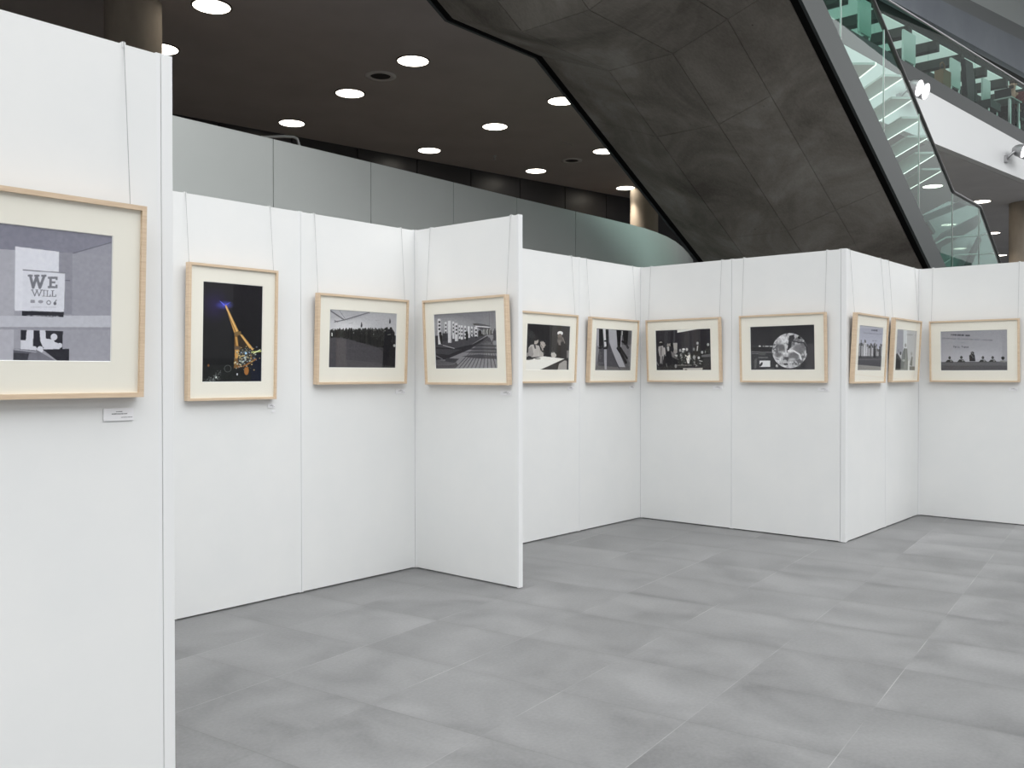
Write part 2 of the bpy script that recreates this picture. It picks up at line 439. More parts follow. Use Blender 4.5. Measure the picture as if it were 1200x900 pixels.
def art_banner():
    A = Art([(0, 262), (126.7, 276), (125.2, 425.7), (0, 425)], 360, 240, .473)
    A.fill((138, 138, 150), (150, 150, 160))
    A.rect(-200, 290, 12, 375, (160, 160, 170)); A.rect(-200, 380, 12, 430, (166, 166, 176))
    A.poly([(-200, 225), (127, 276), (127, 283), (80, 297), (-200, 282)], (122, 122, 136))
    A.line([(80, 297), (127, 283)], 1.2, (100, 100, 112)); A.line([(12, 290), (80, 297)], .8, (110, 110, 122))
    A.poly([(12.5, 289), (64, 295), (64, 366), (12.5, 366)], (206, 207, 217))
    A.rect(64, 296, 80, 370, (132, 132, 143)); A.rect(80, 297, 127, 372, (143, 143, 154)); A.line([(71, 329), (77, 329.5)], 1, (95, 95, 108))
    A.poly([(-200, 374), (127, 371), (127, 386), (-200, 388)], (176, 177, 187)); A.poly([(-200, 386), (127, 385), (127, 388), (-200, 389)], (140, 140, 150))
    A.poly([(22, 317), (71.5, 320), (70.5, 367), (21.5, 366)], (202, 203, 213))
    A.line([(22, 317.2), (71.5, 320.5)], 1.2, (120, 120, 130))
    k = (112, 113, 122)
    # WE in heavy slab letters
    A.line([(30.5, 324), (34, 338), (38, 325), (42, 338.3), (46.5, 325)], 3.2, k)
    for x in (30.5, 38.2, 46.5): A.rect(x - 3, 322.8, x + 3, 325, k)
    A.rect(53, 325, 56, 338.6, k); A.rect(51.3, 325, 62.5, 327.6, k); A.rect(51.3, 336.3, 62.5, 338.8, k); A.rect(53, 330.6, 60, 333, k)
    A.rect(60.2, 325, 62.5, 329, k); A.rect(60.2, 334.6, 62.5, 338.6, k)
    # WILL thinner
    A.line([(33, 341), (36, 348.2), (38.5, 341.5), (41, 348.2), (44, 341)], 1.1, k)
    for x in (33, 38.5, 44): A.rect(x - 1.5, 340.5, x + 1.5, 341.4, k)
    A.rect(46, 341, 47.2, 348.8, k); A.rect(45, 341, 48.3, 341.8, k); A.rect(45, 348, 48.3, 348.8, k)
    for x in (50, 56.3):
        A.rect(x, 341.3, x + 1.2, 349, k); A.rect(x - 1, 341.3, x + 2.2, 342.1, k); A.rect(x - 1, 348.2, x + 5, 349, k); A.rect(x + 4, 346.2, x + 5, 349, k)
    A.rect(31, 353, 36, 356.6, (140, 140, 150)); A.ell(43, 355, 3, 1.9, (140, 140, 150)); A.ring(52.5, 356, 2.2, .5, k)
    A.ell(59.8, 357, 1.8, 2, (95, 95, 105)); A.line([(60, 355), (61.5, 352.8)], .9, (95, 95, 105))
    A.scrawl(32, 61, 361.5, 1.1, (150, 150, 160), .6, 0, 3)
    A.poly([(21, 366), (70.5, 367.3), (70, 373.3), (21, 372)], (38, 38, 46)); A.scrawl(27, 64, 371.6, 1.3, (190, 190, 200), .8, .02, 5)
    # framed black picture with pale shapes
    A.poly([(20, 389), (69.5, 390), (69, 414), (20, 413)], (38, 38, 46))
    w = (196, 197, 207)
    A.poly([(27, 389), (35, 389), (34.5, 413), (20, 413), (20, 401), (26, 401)], w)
    A.poly([(42, 389), (49, 389), (49.5, 399), (58, 400), (67, 412), (55, 413), (46, 409), (43, 402)], w)
    for x, y, r in ((59, 397, 4), (55, 404, 4), (61, 408, 4.5), (66, 407, 3), (36, 411, 3), (43, 412, 4), (50, 411, 3)): A.ell(x, y, r, r, w)
    A.poly([(11.5, 411), (37, 413), (60, 426), (11.5, 426)], (88, 88, 98)); A.poly([(11.5, 416), (30, 417), (28, 426), (11.5, 426)], (56, 56, 64))
    A.poly([(30, 417), (40, 413), (62, 426), (28, 426)], (110, 110, 120)); A.poly([(46, 412), (77, 411), (77, 426), (64, 426)], (40, 40, 48))
    A.line([(12, 412), (38, 415)], 1.6, (150, 150, 160))
    A.addgrain(4, 9, 2); A.addgrain(2.5, 2, 3); return A

def art_tower():
    A = Art([(58, 65), (520, 103), (514, 850), (55, 850)], 200, 300)
    A.fill((22, 20, 26), (16, 17, 19)); A.ell(150, 250, 130, 150, (38, 26, 84), .7, 1.0); A.ell(225, 250, 80, 40, (80, 90, 220), .8, 1.0)
    A.poly([(180, 212), (226, 246), (222, 258)], (90, 100, 235)); A.poly([(274, 225), (230, 244), (232, 256)], (70, 80, 200))
    A.rect(55, 720, 520, 850, (28, 30, 30), .8); A.rect(430, 640, 520, 850, (18, 22, 40), .8)
    gold = (182, 140, 80); dg = (112, 82, 46)
    A.poly([(226, 250), (238, 250), (335, 455), (300, 468)], gold); A.line([(233, 262), (322, 455)], 6, (216, 180, 118)); A.line([(245, 300), (312, 462)], 4, dg)
    A.poly([(300, 465), (352, 455), (356, 485), (302, 492)], (110, 88, 56))
    A.poly([(302, 488), (326, 488), (340, 560), (336, 745), (300, 745), (305, 620)], dg)
    A.poly([(308, 500), (322, 500), (332, 570), (318, 570)], gold); A.poly([(308, 600), (336, 600), (332, 670), (308, 670)], gold)
    A.poly([(345, 482), (362, 480), (455, 598), (432, 608)], gold); A.line([(352, 484), (445, 602)], 6, (206, 168, 108))
    A.poly([(326, 490), (348, 486), (420, 600), (340, 600)], (44, 36, 28)); A.rect(302, 575, 352, 600, (92, 76, 62))
    A.poly([(340, 600), (430, 590), (470, 660), (440, 700), (330, 690)], (48, 48, 46))
    A.line([(470, 675), (388, 725), (330, 735)], 13, (136, 92, 52)); A.ell(398, 765, 18, 34, (150, 100, 52)); A.line([(432, 640), (440, 700)], 10, dg)
    r = np.random.default_rng(4)
    for _ in range(190):
        x, y = r.normal(375, 45), r.normal(660, 42); q = r.uniform(2, 7)
        if 300 < x < 518: A.ell(x, y, q, q * .8, random.choice([(190, 200, 190), (90, 96, 90), (30, 30, 30), (205, 180, 120), (120, 130, 150)]), .8)
    A.ell(393, 628, 9, 9, (150, 190, 250)); A.line([(440, 620), (512, 612)], 12, (168, 176, 110)); A.line([(455, 630), (505, 600)], 6, (216, 220, 180))
    for _ in range(150):
        x, y = r.uniform(62, 200), 0; y = 870 - (x - 62) * .52 + r.normal(0, 18)
        A.ell(x, y, r.uniform(1.5, 4), r.uniform(1.5, 4), (130, 136, 136), .7)
    A.ell(162, 815, 9, 12, (210, 216, 216), 1, .6); A.ell(326, 793, 6, 9, (190, 195, 200)); A.ell(102, 722, 11, 15, (130, 84, 48), 1, .7)
    A.ring(252, 748, 26, 2, (84, 88, 88)); A.addgrain(5, 5, 8); return A

def art_crowd():
    A = Art([(80, 85), (965, 140), (945, 862), (65, 855)], 240, 160)
    A.fill((158, 158, 164), (190, 190, 194)); A.ell(300, 330, 420, 160, (206, 206, 210), .8, 1)
    for p, w in (([(80, 100), (270, 225)], 16), ([(140, 252), (270, 225), (600, 122)], 13), ([(200, 95), (285, 215)], 5), ([(140, 230), (180, 255)], 8)): A.line(p, w, (92, 92, 98))
    for x in range(300, 600, 24): A.line([(x, 225 - (x - 270) * .31), (x + 14, 240 - (x - 270) * .31)], 4, (100, 100, 106))
    A.line([(330, 270), (380, 264)], 10, (160, 160, 166)); A.line([(680, 232), (735, 226)], 10, (150, 150, 156))
    for x, y, h in ((497, 245, 78), (875, 195, 75)): A.poly([(x, y), (x + 12, y + h * .6), (x + 8, y + h), (x - 12, y + h), (x - 10, y + h * .6)], (46, 46, 52))
    A.poly([(60, 395), (480, 400), (800, 420), (960, 430), (960, 865), (55, 865)], (54, 52, 57))
    A.poly([(60, 455), (260, 470), (480, 520), (700, 590), (780, 640), (780, 865), (55, 865)], (66, 64, 69))
    A.poly([(170, 470), (300, 490), (300, 865), (165, 865)], (74, 71, 75)); A.line([(300, 760), (950, 830)], 8, (80, 78, 82)); A.line([(310, 600), (780, 600)], 6, (74, 72, 78))
    r = np.random.default_rng(11)
    for i in range(150):
        x = 85 + i * 4.9; y = 372 + (x - 80) * -.02 + r.normal(0, 13); b = 440 + max(0, x - 250) * .27
        c = r.uniform(14, 42)
        A.ell(x, y, 9, 13, c + 8); A.rect(x - 12, y + 10, x + 12, b + r.uniform(-5, 25), c)
        if r.random() < .45: A.ell(x + r.normal(0, 5), y + r.uniform(-4, 40), 4, 8, r.uniform(120, 180))
    A.rect(100, 395, 112, 440, 205)
    A.ell(835, 335, 14, 18, 22); A.ell(888, 335, 16, 18, 22)
    A.poly([(820, 345), (905, 340), (940, 390), (938, 520), (905, 600), (900, 800), (850, 862), (775, 862), (790, 560), (805, 420)], (22, 21, 26))
    A.poly([(880, 560), (948, 590), (945, 862), (840, 862)], (30, 29, 33)); A.ell(935, 565, 16, 18, 175); A.rect(915, 525, 950, 545, 20); A.line([(845, 420), (885, 415)], 8, 120)
    A.addgrain(5, 6, 5); A.addgrain(4, 2, 6); return A

def art_boardwalk():
    A = Art([(80, 138), (848, 95), (870, 812), (100, 812)], 240, 160)
    A.fill((112, 112, 118), (165, 165, 168)); A.ell(250, 260, 380, 130, (168, 168, 172), .7, 1)
    A.line([(180, 185), (300, 190)], 6, (140, 140, 146))
    A.poly([(70, 400), (340, 400), (640, 380), (880, 380), (880, 815), (70, 815)], (66, 65, 70))
    A.poly([(740, 400), (880, 390), (880, 815), (330, 815)], (122, 121, 126)); A.poly([(740, 395), (340, 640), (120, 700), (360, 740), (400, 815), (880, 815), (880, 390)], (126, 125, 130))
    for i in range(13):
        x = 330 + i * 52; A.line([(740 + (i - 6) * 5, 430), (x, 815)], 9, (66, 65, 70))
    for y, w in ((520, 26), (560, 30), (600, 24), (650, 46)):
        A.poly([(420, y + 8), (640, y - w * .3), (880, y + w * .2), (880, y + w), (600, y + w * .8)], (62, 61, 66), .9)
    A.poly([(60, 540), (340, 560), (560, 510), (740, 410), (760, 420), (520, 575), (220, 700), (60, 700)], (40, 39, 44))
    A.poly([(60, 560), (260, 570), (420, 575), (260, 640), (60, 620)], (62, 61, 66)); A.poly([(60, 700), (360, 720), (330, 770), (60, 770)], (84, 83, 88)); A.poly([(230, 680), (390, 690), (330, 740), (210, 720)], (58, 57, 62))
    A.line([(190, 520), (330, 560)], 9, (160, 160, 164)); A.line([(100, 650), (180, 690)], 8, (120, 120, 126))
    r = np.random.default_rng(3)
    for x, w, y0, y1 in ((148, 52, 190, 510), (228, 34, 230, 420), (275, 46, 215, 490), (322, 28, 225, 440), (360, 44, 245, 470), (398, 24, 270, 440), (428, 34, 275, 450), (470, 30, 280, 440), (515, 30, 285, 430), (552, 24, 290, 420), (605, 46, 295, 415)):
        A.rect(x - w / 2, y0, x + w / 2, y1, (196, 196, 200)); A.rect(x + w * .22, y0, x + w / 2, y1, (150, 150, 156))
        if r.random() < .7:
            for q in range(3): A.ell(x - 3, y0 + 40 + q * 44, w * .25, 14, (44, 44, 50))
    A.rect(90, 400, 128, 520, (48, 47, 52)); A.rect(185, 370, 250, 470, (54, 53, 58))
    A.ell(155, 372, 16, 20, 30); A.poly([(140, 390), (178, 390), (182, 500), (165, 510), (150, 450)], 34)
    A.ell(487, 362, 13, 16, 20); A.poly([(474, 375), (506, 375), (504, 430), (494, 462), (478, 462)], 20)
    A.ell(650, 365, 22, 30, 34); A.rect(630, 380, 700, 410, 44)
    A.poly([(560, 250), (640, 250), (780, 280), (780, 350), (660, 330)], (78, 77, 82)); A.line([(600, 285), (775, 300)], 12, (210, 210, 214)); A.rect(570, 250, 640, 275, 70)
    for i in range(12): A.person(690 + i * 9, 320 + r.uniform(-6, 6), 70, r.uniform(40, 190))
    A.person(838, 315, 150, (58, 57, 62)); A.line([(835, 400), (800, 505)], 10, (66, 65, 70)); A.rect(765, 130, 772, 300, (100, 100, 106))
    A.addgrain(6, 5, 9); A.addgrain(5, 2, 10); return A

def art_table():
    A = Art([(65, 75), (493, 102), (478, 540), (52, 540)], 220, 146)
    A.fill((26, 25, 28), (34, 33, 35)); A.rect(288, 70, 296, 420, (50, 49, 52)); A.rect(296, 70, 500, 430, (48, 46, 47)); A.rect(230, 80, 285, 400, (30, 29, 32))
    A.ell(120, 230, 60, 70, (40, 39, 42), .8, .6)
    A.ell(150, 250, 27, 34, (168, 160, 156)); A.ell(146, 228, 30, 22, (34, 32, 33)); A.ell(128, 255, 10, 25, (34, 32, 33))
    A.poly([(100, 290), (135, 285), (185, 300), (200, 350), (190, 410), (110, 415), (76, 380), (78, 320)], (172, 168, 166)); A.poly([(80, 330), (110, 300), (130, 380), (120, 412), (78, 400)], (140, 136, 135))
    A.poly([(128, 285), (148, 290), (155, 330), (140, 330)], (60, 58, 60))
    A.poly([(185, 330), (215, 360), (232, 380), (225, 412), (190, 412)], (160, 155, 152))
    A.ell(220, 292, 24, 34, (150, 144, 140)); A.ell(218, 290, 12, 20, (60, 58, 58))
    for x, y in ((198, 262), (210, 256), (224, 258), (240, 270), (248, 290)): A.line([(220, 305), (x, y)], 8, (168, 160, 156))
    A.line([(215, 320), (225, 360)], 14, (150, 144, 140)); A.ell(222, 355, 9, 9, 30)
    A.ell(395, 172, 28, 22, (226, 226, 226)); A.ell(392, 205, 22, 30, (112, 104, 98)); A.ell(395, 250, 30, 40, (96, 92, 90))
    A.poly([(365, 270), (440, 250), (470, 320), (465, 430), (360, 430), (345, 350)], (40, 38, 39)); A.line([(420, 215), (440, 270)], 10, (120, 114, 110)); A.poly([(372, 240), (405, 240), (398, 295), (380, 290)], (120, 116, 114))
    A.poly([(50, 445), (150, 425), (230, 405), (440, 428), (200, 540), (50, 540)], (218, 216, 212))
    A.poly([(200, 538), (440, 432), (440, 460), (380, 542), (195, 542)], (46, 44, 44)); A.poly([(370, 540), (385, 480), (440, 445), (462, 450), (462, 542)], (150, 147, 145))
    A.ell(325, 385, 20, 26, (190, 186, 182)); A.ell(332, 395, 26, 22, (176, 172, 168)); A.ell(322, 362, 16, 8, (80, 78, 78))
    A.line([(75, 440), (120, 432)], 10, (80, 78, 76)); A.line([(150, 432), (195, 430)], 8, (90, 88, 86)); A.ell(65, 390, 14, 22, (130, 126, 124)); A.rect(462, 345, 490, 420, (150, 146, 144), .7)
    A.addgrain(5, 5, 12); return A

def art_legs():
    A = Art([(765, 122), (1115, 150), (1098, 550), (742, 548)], 220, 146)
    A.fill((84, 83, 88), (88, 87, 92)); A.poly([(885, 130), (960, 140), (975, 330), (1060, 545), (990, 545), (930, 380), (890, 260)], (158, 157, 164))
    A.poly([(770, 320), (900, 300), (985, 520), (780, 520)], (68, 67, 73)); A.poly([(742, 500), (1100, 520), (1100, 550), (742, 550)], (88, 86, 88))
    A.poly([(1000, 290), (1115, 290), (1110, 500), (1060, 420)], (108, 107, 112)); A.rect(765, 130, 790, 300, (150, 149, 156))
    A.poly([(760, 300), (795, 300), (765, 470), (750, 520)], (120, 119, 124))
    k = (16, 15, 19)
    A.poly([(790, 126), (826, 128), (832, 320), (800, 315), (786, 300)], k); A.poly([(856, 132), (882, 134), (878, 320), (864, 330), (856, 260)], k)
    A.poly([(828, 128), (854, 130), (858, 250), (862, 300), (842, 310)], (196, 195, 200)); A.ell(850, 250, 12, 8, k); A.ell(850, 325, 22, 9, k); A.ell(800, 320, 20, 10, k)
    A.line([(880, 270), (905, 370), (960, 470), (995, 545)], 12, (60, 59, 65)); A.poly([(838, 335), (864, 335), (862, 540), (842, 540), (836, 430)], (148, 147, 154))
    A.poly([(964, 140), (1008, 144), (1000, 320), (972, 330)], k); A.poly([(1018, 146), (1080, 150), (1070, 300), (1040, 290)], k); A.line([(1020, 155), (1018, 190)], 10, 165); A.line([(1012, 200), (1005, 320)], 10, (150, 149, 156))
    A.line([(975, 325), (1010, 380), (1055, 470)], 26, k); A.line([(1000, 320), (1065, 425)], 20, k); A.line([(1060, 290), (1075, 320)], 22, (40, 39, 44)); A.line([(1040, 270), (1020, 255)], 20, k)
    A.line([(780, 470), (830, 475)], 8, (96, 95, 100)); A.addgrain(4, 5, 13); return A

def art_orchestra():
    A = Art([(115, 112), (1075, 80), (1085, 805), (130, 805)], 240, 160)
    A.fill((40, 38, 44), (36, 34, 38))
    for x, w, c in ((250, 130, 46), (300, 60, 50), (440, 30, 54), (660, 90, 52), (750, 16, 30), (800, 100, 50), (960, 120, 34), (400, 50, 34)): A.rect(x - w / 2, 80, x + w / 2, 560, (c, c - 2, c + 3))
    A.rect(115, 520, 1090, 805, (34, 32, 35), .7); A.ell(210, 330, 70, 60, (24, 23, 26), 1, .6)
    A.ell(205, 325, 26, 22, (150, 146, 142)); A.ell(208, 350, 32, 28, (24, 22, 24))
    A.poly([(165, 390), (240, 375), (282, 500), (262, 540), (250, 620), (205, 670), (180, 560), (160, 450)], (158, 154, 154)); A.poly([(205, 400), (222, 390), (215, 560), (200, 560)], (80, 78, 80)); A.line([(265, 420), (278, 520)], 26, (172, 168, 168))
    A.poly([(180, 560), (250, 560), (240, 700), (190, 700)], (84, 82, 85)); A.line([(210, 560), (205, 670)], 22, (150, 147, 147)); A.ell(292, 545, 12, 14, 170)
    A.ell(330, 365, 18, 28, (140, 134, 130)); A.ell(370, 360, 22, 26, (150, 144, 138)); A.ell(398, 360, 26, 40, 20); A.poly([(310, 400), (350, 390), (352, 490), (330, 490)], 176); A.poly([(290, 500), (420, 420), (480, 560), (490, 720), (290, 730)], (30, 29, 33))
    A.poly([(420, 330), (495, 328), (492, 470), (440, 480)], (156, 152, 150)); A.ell(460, 480, 34, 40, (140, 136, 134)); A.poly([(380, 470), (500, 540), (490, 620), (400, 570)], (104, 101, 102)); A.ell(475, 550, 24, 16, 178)
    r = np.random.default_rng(21)
    for x, y in ((545, 460), (605, 448), (662, 444), (785, 440), (850, 335), (930, 495), (995, 490), (1035, 360), (700, 520), (560, 540)):
        A.poly([(x - 38, y + 40), (x + 38, y + 40), (x + 46, y + 230), (x - 46, y + 230)], r.uniform(18, 40)); A.ell(x, y, 20, 26, r.uniform(110, 185))
    A.ell(605, 440, 26, 18, 226); A.ell(592, 480, 24, 22, 150)
    A.poly([(625, 530), (665, 560), (720, 530), (725, 600), (700, 680), (670, 690), (650, 600)], (214, 210, 204)); A.poly([(680, 570), (700, 570), (702, 690), (678, 690)], (236, 232, 226))
    A.poly([(842, 380), (875, 372), (850, 470), (830, 470)], 178); A.poly([(825, 380), (905, 370), (900, 560), (820, 560)], 26, .6); A.line([(850, 385), (842, 465)], 16, 190)
    A.poly([(915, 545), (1080, 520), (1082, 575), (915, 580)], (96, 94, 97)); A.rect(950, 580, 1085, 805, (42, 40, 43))
    for _ in range(120):
        x, y = r.uniform(450, 920), r.uniform(530, 740); A.ell(x, y, r.uniform(3, 16), r.uniform(3, 16), random.choice([24, 26, 30, 90, 130, 170]), .8)
    A.line([(470, 720), (740, 720)], 14, (110, 107, 106)); A.ell(790, 580, 26, 34, 150); A.line([(790, 690), (840, 730)], 16, 130); A.ell(465, 735, 20, 34, 130); A.ell(870, 590, 20, 24, 190); A.line([(880, 640), (930, 652)], 14, 170)
    A.poly([(590, 770), (940, 765), (930, 805), (600, 805)], (178, 174, 170)); A.ell(640, 800, 26, 12, 30); A.line([(135, 670), (160, 720)], 16, 110); A.line([(300, 690), (310, 740)], 10, 120)
    A.poly([(495, 60), (1100, 50), (880, 84), (640, 126), (495, 150)], (226, 224, 214))
    A.addgrain(5, 5, 14); return A

def art_globe():
    A = Art([(103, 100), (1007, 68), (1020, 708), (112, 710)], 270, 180)
    A.fill((30, 29, 34), (52, 51, 55)); A.rect(420, 80, 560, 330, (40, 40, 42)); A.poly([(890, 345), (1020, 330), (1020, 710), (880, 710)], (60, 58, 62)); A.rect(100, 380, 430, 445, (34, 33, 37)); A.rect(100, 445, 430, 710, (52, 52, 56))
    A.line([(105, 373), (420, 373)], 6, (74, 73, 78)); A.rect(222, 362, 250, 382, 205); A.scrawl(280, 415, 373, 22, (205, 205, 208), .9, .01, 3); A.line([(110, 450), (420, 462)], 8, (120, 119, 123)); A.line([(110, 476), (320, 480)], 6, (130, 129, 132)); A.rect(225, 455, 315, 500, (78, 80, 80))
    A.scrawl(215, 350, 535, 22, (140, 142, 142), .8, .0, 8); A.poly([(160, 560), (200, 540), (185, 690), (155, 690)], (86, 86, 88))
    cx, cy, R = 662, 437, 250
    A.ell(cx, cy, R, R, (176, 176, 180))
    d = np.hypot(A.X - cx, A.Y - cy) < R
    h = A.X.shape
    n = (A.grain(1, 26, 31) + .6 * A.grain(1, 12, 32) + .35 * A.grain(1, 6, 33)) / 1.95
    A.put(d * np.clip((n - .52) * 9, 0, 1), (88, 88, 92), .85); A.put(d * np.clip((.44 - n) * 9, 0, 1), (218, 218, 222), .8)
    A.ell(555, 400, 75, 62, (98, 97, 101), .8, .5); A.ell(800, 410, 110, 85, (112, 111, 115), .85, .4); A.ell(720, 520, 95, 75, (96, 95, 99), .85, .4); A.ell(500, 500, 80, 40, (104, 103, 107), .8, .6)
    A.poly([(655, 225), (720, 215), (735, 265), (690, 300), (680, 380), (620, 470), (640, 340)], (38, 37, 42), .9); A.ell(795, 250, 22, 20, (24, 24, 28)); A.line([(700, 300), (790, 320), (860, 325)], 14, (44, 43, 48))
    A.line([(640, 440), (720, 440), (800, 490), (825, 560)], 22, (214, 214, 218)); A.line([(600, 350), (610, 480)], 26, (200, 200, 204), .8); A.line([(430, 420), (520, 330)], 14, (70, 70, 74), .7)
    A.ell(700, 560, 60, 26, (190, 190, 194), .8, .6); A.ell(605, 630, 34, 16, (70, 70, 74)); A.ell(620, 550, 40, 30, (60, 60, 64), .8, .5); A.ell(520, 320, 80, 44, (200, 200, 204), .6, .6); A.ell(700, 655, 130, 26, (196, 196, 200), .7, .6)
    A.line([(868, 330), (905, 400), (905, 470)], 16, (36, 35, 40)); A.put((~d) & (np.hypot(A.X - cx, A.Y - cy) < R + 6), (60, 60, 64), .6)
    A.rect(232, 578, 384, 668, (214, 214, 218)); A.poly([(262, 600), (280, 605), (272, 640), (240, 670), (228, 640)], (52, 52, 56)); A.ell(480, 655, 15, 20, 222); A.line([(470, 690), (490, 640)], 8, 60); A.line([(330, 700), (440, 690)], 8, 110)
    A.addgrain(4, 4, 15); return A

def art_group():
    A = Art([(85, 65), (462, 105), (415, 820), (42, 815)], 200, 134)
    A.fill((150, 152, 166), (196, 198, 214)); A.rect(30, 580, 480, 830, (70, 70, 76)); A.poly([(40, 725), (430, 760), (430, 830), (40, 830)], (120, 119, 118)); A.rect(30, 620, 480, 650, (96, 95, 100), .6)
    A.scrawl(270, 370, 148, 34, (60, 62, 72), .9, .05, 2); A.scrawl(150, 430, 195, 26, (128, 130, 146), .8, .08, 4); A.scrawl(285, 355, 327, 22, (110, 112, 126), .9, .05, 6)
    r = np.random.default_rng(17)
    for i in range(26):
        x = 60 + i * 15.5 + r.normal(0, 3); y = 395 + r.normal(0, 34) + i * 2; c = r.choice([36, 46, 60, 150, 176, 190])
        A.ell(x, y, 9, 26, r.uniform(60, 120)); A.poly([(x - 12, y + 26), (x + 12, y + 26), (x + 15, 600), (x - 15, 600)], (c, c, c + 5), .95); A.line([(x + 3, y + 40), (x + 1, 590)], 5, 40, .6)
    A.rect(30, 580, 480, 620, (40, 40, 46), .6); A.addgrain(8, 4, 18); return A

def art_speaker():
    A = Art([(85, 80), (408, 115), (370, 815), (50, 815)], 200, 134)
    A.fill((168, 170, 174), (178, 180, 182)); A.poly([(80, 80), (185, 90), (180, 520), (60, 520)], (148, 149, 158)); A.poly([(190, 90), (250, 95), (240, 500), (190, 500)], (196, 200, 203)); A.scrawl(240, 385, 175, 30, (120, 122, 126), .8, .08, 5)
    A.poly([(50, 540), (90, 510), (150, 620), (140, 815), (50, 815)], (44, 44, 47)); A.ell(140, 515, 14, 32, (56, 56, 60)); A.ell(105, 470, 8, 30, (120, 120, 124)); A.poly([(70, 640), (130, 660), (120, 815), (60, 815)], (26, 26, 29))
    A.poly([(160, 540), (200, 420), (250, 430), (262, 640), (255, 815), (140, 815)], (112, 116, 114)); A.ell(222, 370, 16, 36, (140, 142, 142)); A.line([(205, 430), (200, 700)], 8, (70, 74, 72)); A.ell(190, 640, 24, 20, (160, 163, 160)); A.line([(245, 430), (250, 800)], 9, (84, 87, 86))
    A.poly([(288, 720), (320, 560), (340, 580), (330, 740)], (96, 97, 94)); A.ell(318, 520, 12, 32, (136, 138, 138)); A.rect(285, 745, 380, 815, (98, 98, 94)); A.poly([(262, 640), (288, 640), (280, 815), (258, 815)], (196, 198, 196))
    A.addgrain(7, 4, 19); return A

def art_podium():
    A = Art([(620, 105), (1085, 95), (1085, 378), (620, 380)], 270, 164)
    A.fill((140, 140, 147), (168, 168, 176)); A.ell(850, 290, 300, 70, (178, 178, 186), .7, 1); A.rect(1050, 90, 1090, 330, (140, 140, 147), .6)
    A.scrawl(692, 828, 128, 12, (52, 52, 58), 1, .05, 2); A.scrawl(628, 985, 152, 11, (112, 112, 119), .8, .045, 4); A.scrawl(735, 790, 184, 8, (136, 136, 143), .8, .02, 6)
    A.text('Paris, France', 710, 205, 8.2, 15, (60, 60, 66), 1, .02)
    A.rect(610, 320, 1100, 385, (92, 91, 95)); A.rect(610, 345, 1100, 385, (80, 79, 83)); A.line([(620, 322), (1085, 318)], 2.5, (60, 59, 63))
    for x, y, s_ in ((682, 290, 1), (765, 288, 1), (916, 290, 1), (984, 290, 1), (1055, 296, 1)):
        A.ell(x, y, 9, 11, 62); A.poly([(x - 30, 320), (x - 14, y + 14), (x + 14, y + 14), (x + 28, 320)], random.choice([44, 60, 120])); A.ell(x + 10, y + 22, 7, 5, 130)
    A.ell(843, 258, 12, 12, 60); A.poly([(822, 315), (820, 275), (835, 262), (858, 268), (864, 315)], (40, 39, 43)); A.line([(832, 268), (850, 290)], 7, 90); A.line([(845, 262), (836, 250)], 6, 110); A.ell(1055, 292, 12, 10, 30)
    A.addgrain(5, 5, 23); return A

# ------------------------------------------------------------------ setting
W_A, W_F, E_U, G_U = -2.048, -2.046, 3.060, 5.039      # panel lines found from the plan
struct('floor', MB().add([(-16, -13, 0), (62, -13, 0), (62, 13, 0), (-16, 13, 0)], [(0, 1, 2, 3)]), M['floor'])

CEIL = 5.95
ceil_poly = [(-13.9, 2.35), (8.7, 2.35), (9.7, 1.10), (14.2, .56), (16.0, 2.9), (16.0, 13), (-13.9, 13)]
struct('ceiling', MB().prism(ceil_poly, CEIL, CEIL + .35), M['ceiling'])
M['ceiling2'] = mottled('grey_gallery_underside', [(.3, (.68, .67, .68, 1)), (.7, (.74, .73, .74, 1))], 1.2, .8, .2)
struct('ceiling_gallery', MB().prism([(14.2, .56), (19.05, -.02), (58, -4.75), (58, 13), (16.0, 13), (16.0, 2.9)], CEIL, CEIL + .35), M['ceiling2'])

# rear wall: dark cladding panels with open joints
def along(p, q, t): return (p[0] + (q[0] - p[0]) * t, p[1] + (q[1] - p[1]) * t)
rp, rq = (-14.0, 12.55), (58.0, 1.0)
rl = math.hypot(rq[0] - rp[0], rq[1] - rp[1]); rear = MB(); step = 1.42
k = 0
while k * step < rl:
    a = along(rp, rq, (k * step + .012) / rl); b = along(rp, rq, min(1, ((k + 1) * step - .012) / rl)); rear.wallbox(a, b, .10, 0, CEIL - .002); k += 1
a, b = (rp[0] + .01, rp[1] + .06), (rq[0] + .01, rq[1] + .06); rear.wallbox(a, b, .10, 0, CEIL - .002)
struct('wall_rear', rear, M['rear'])

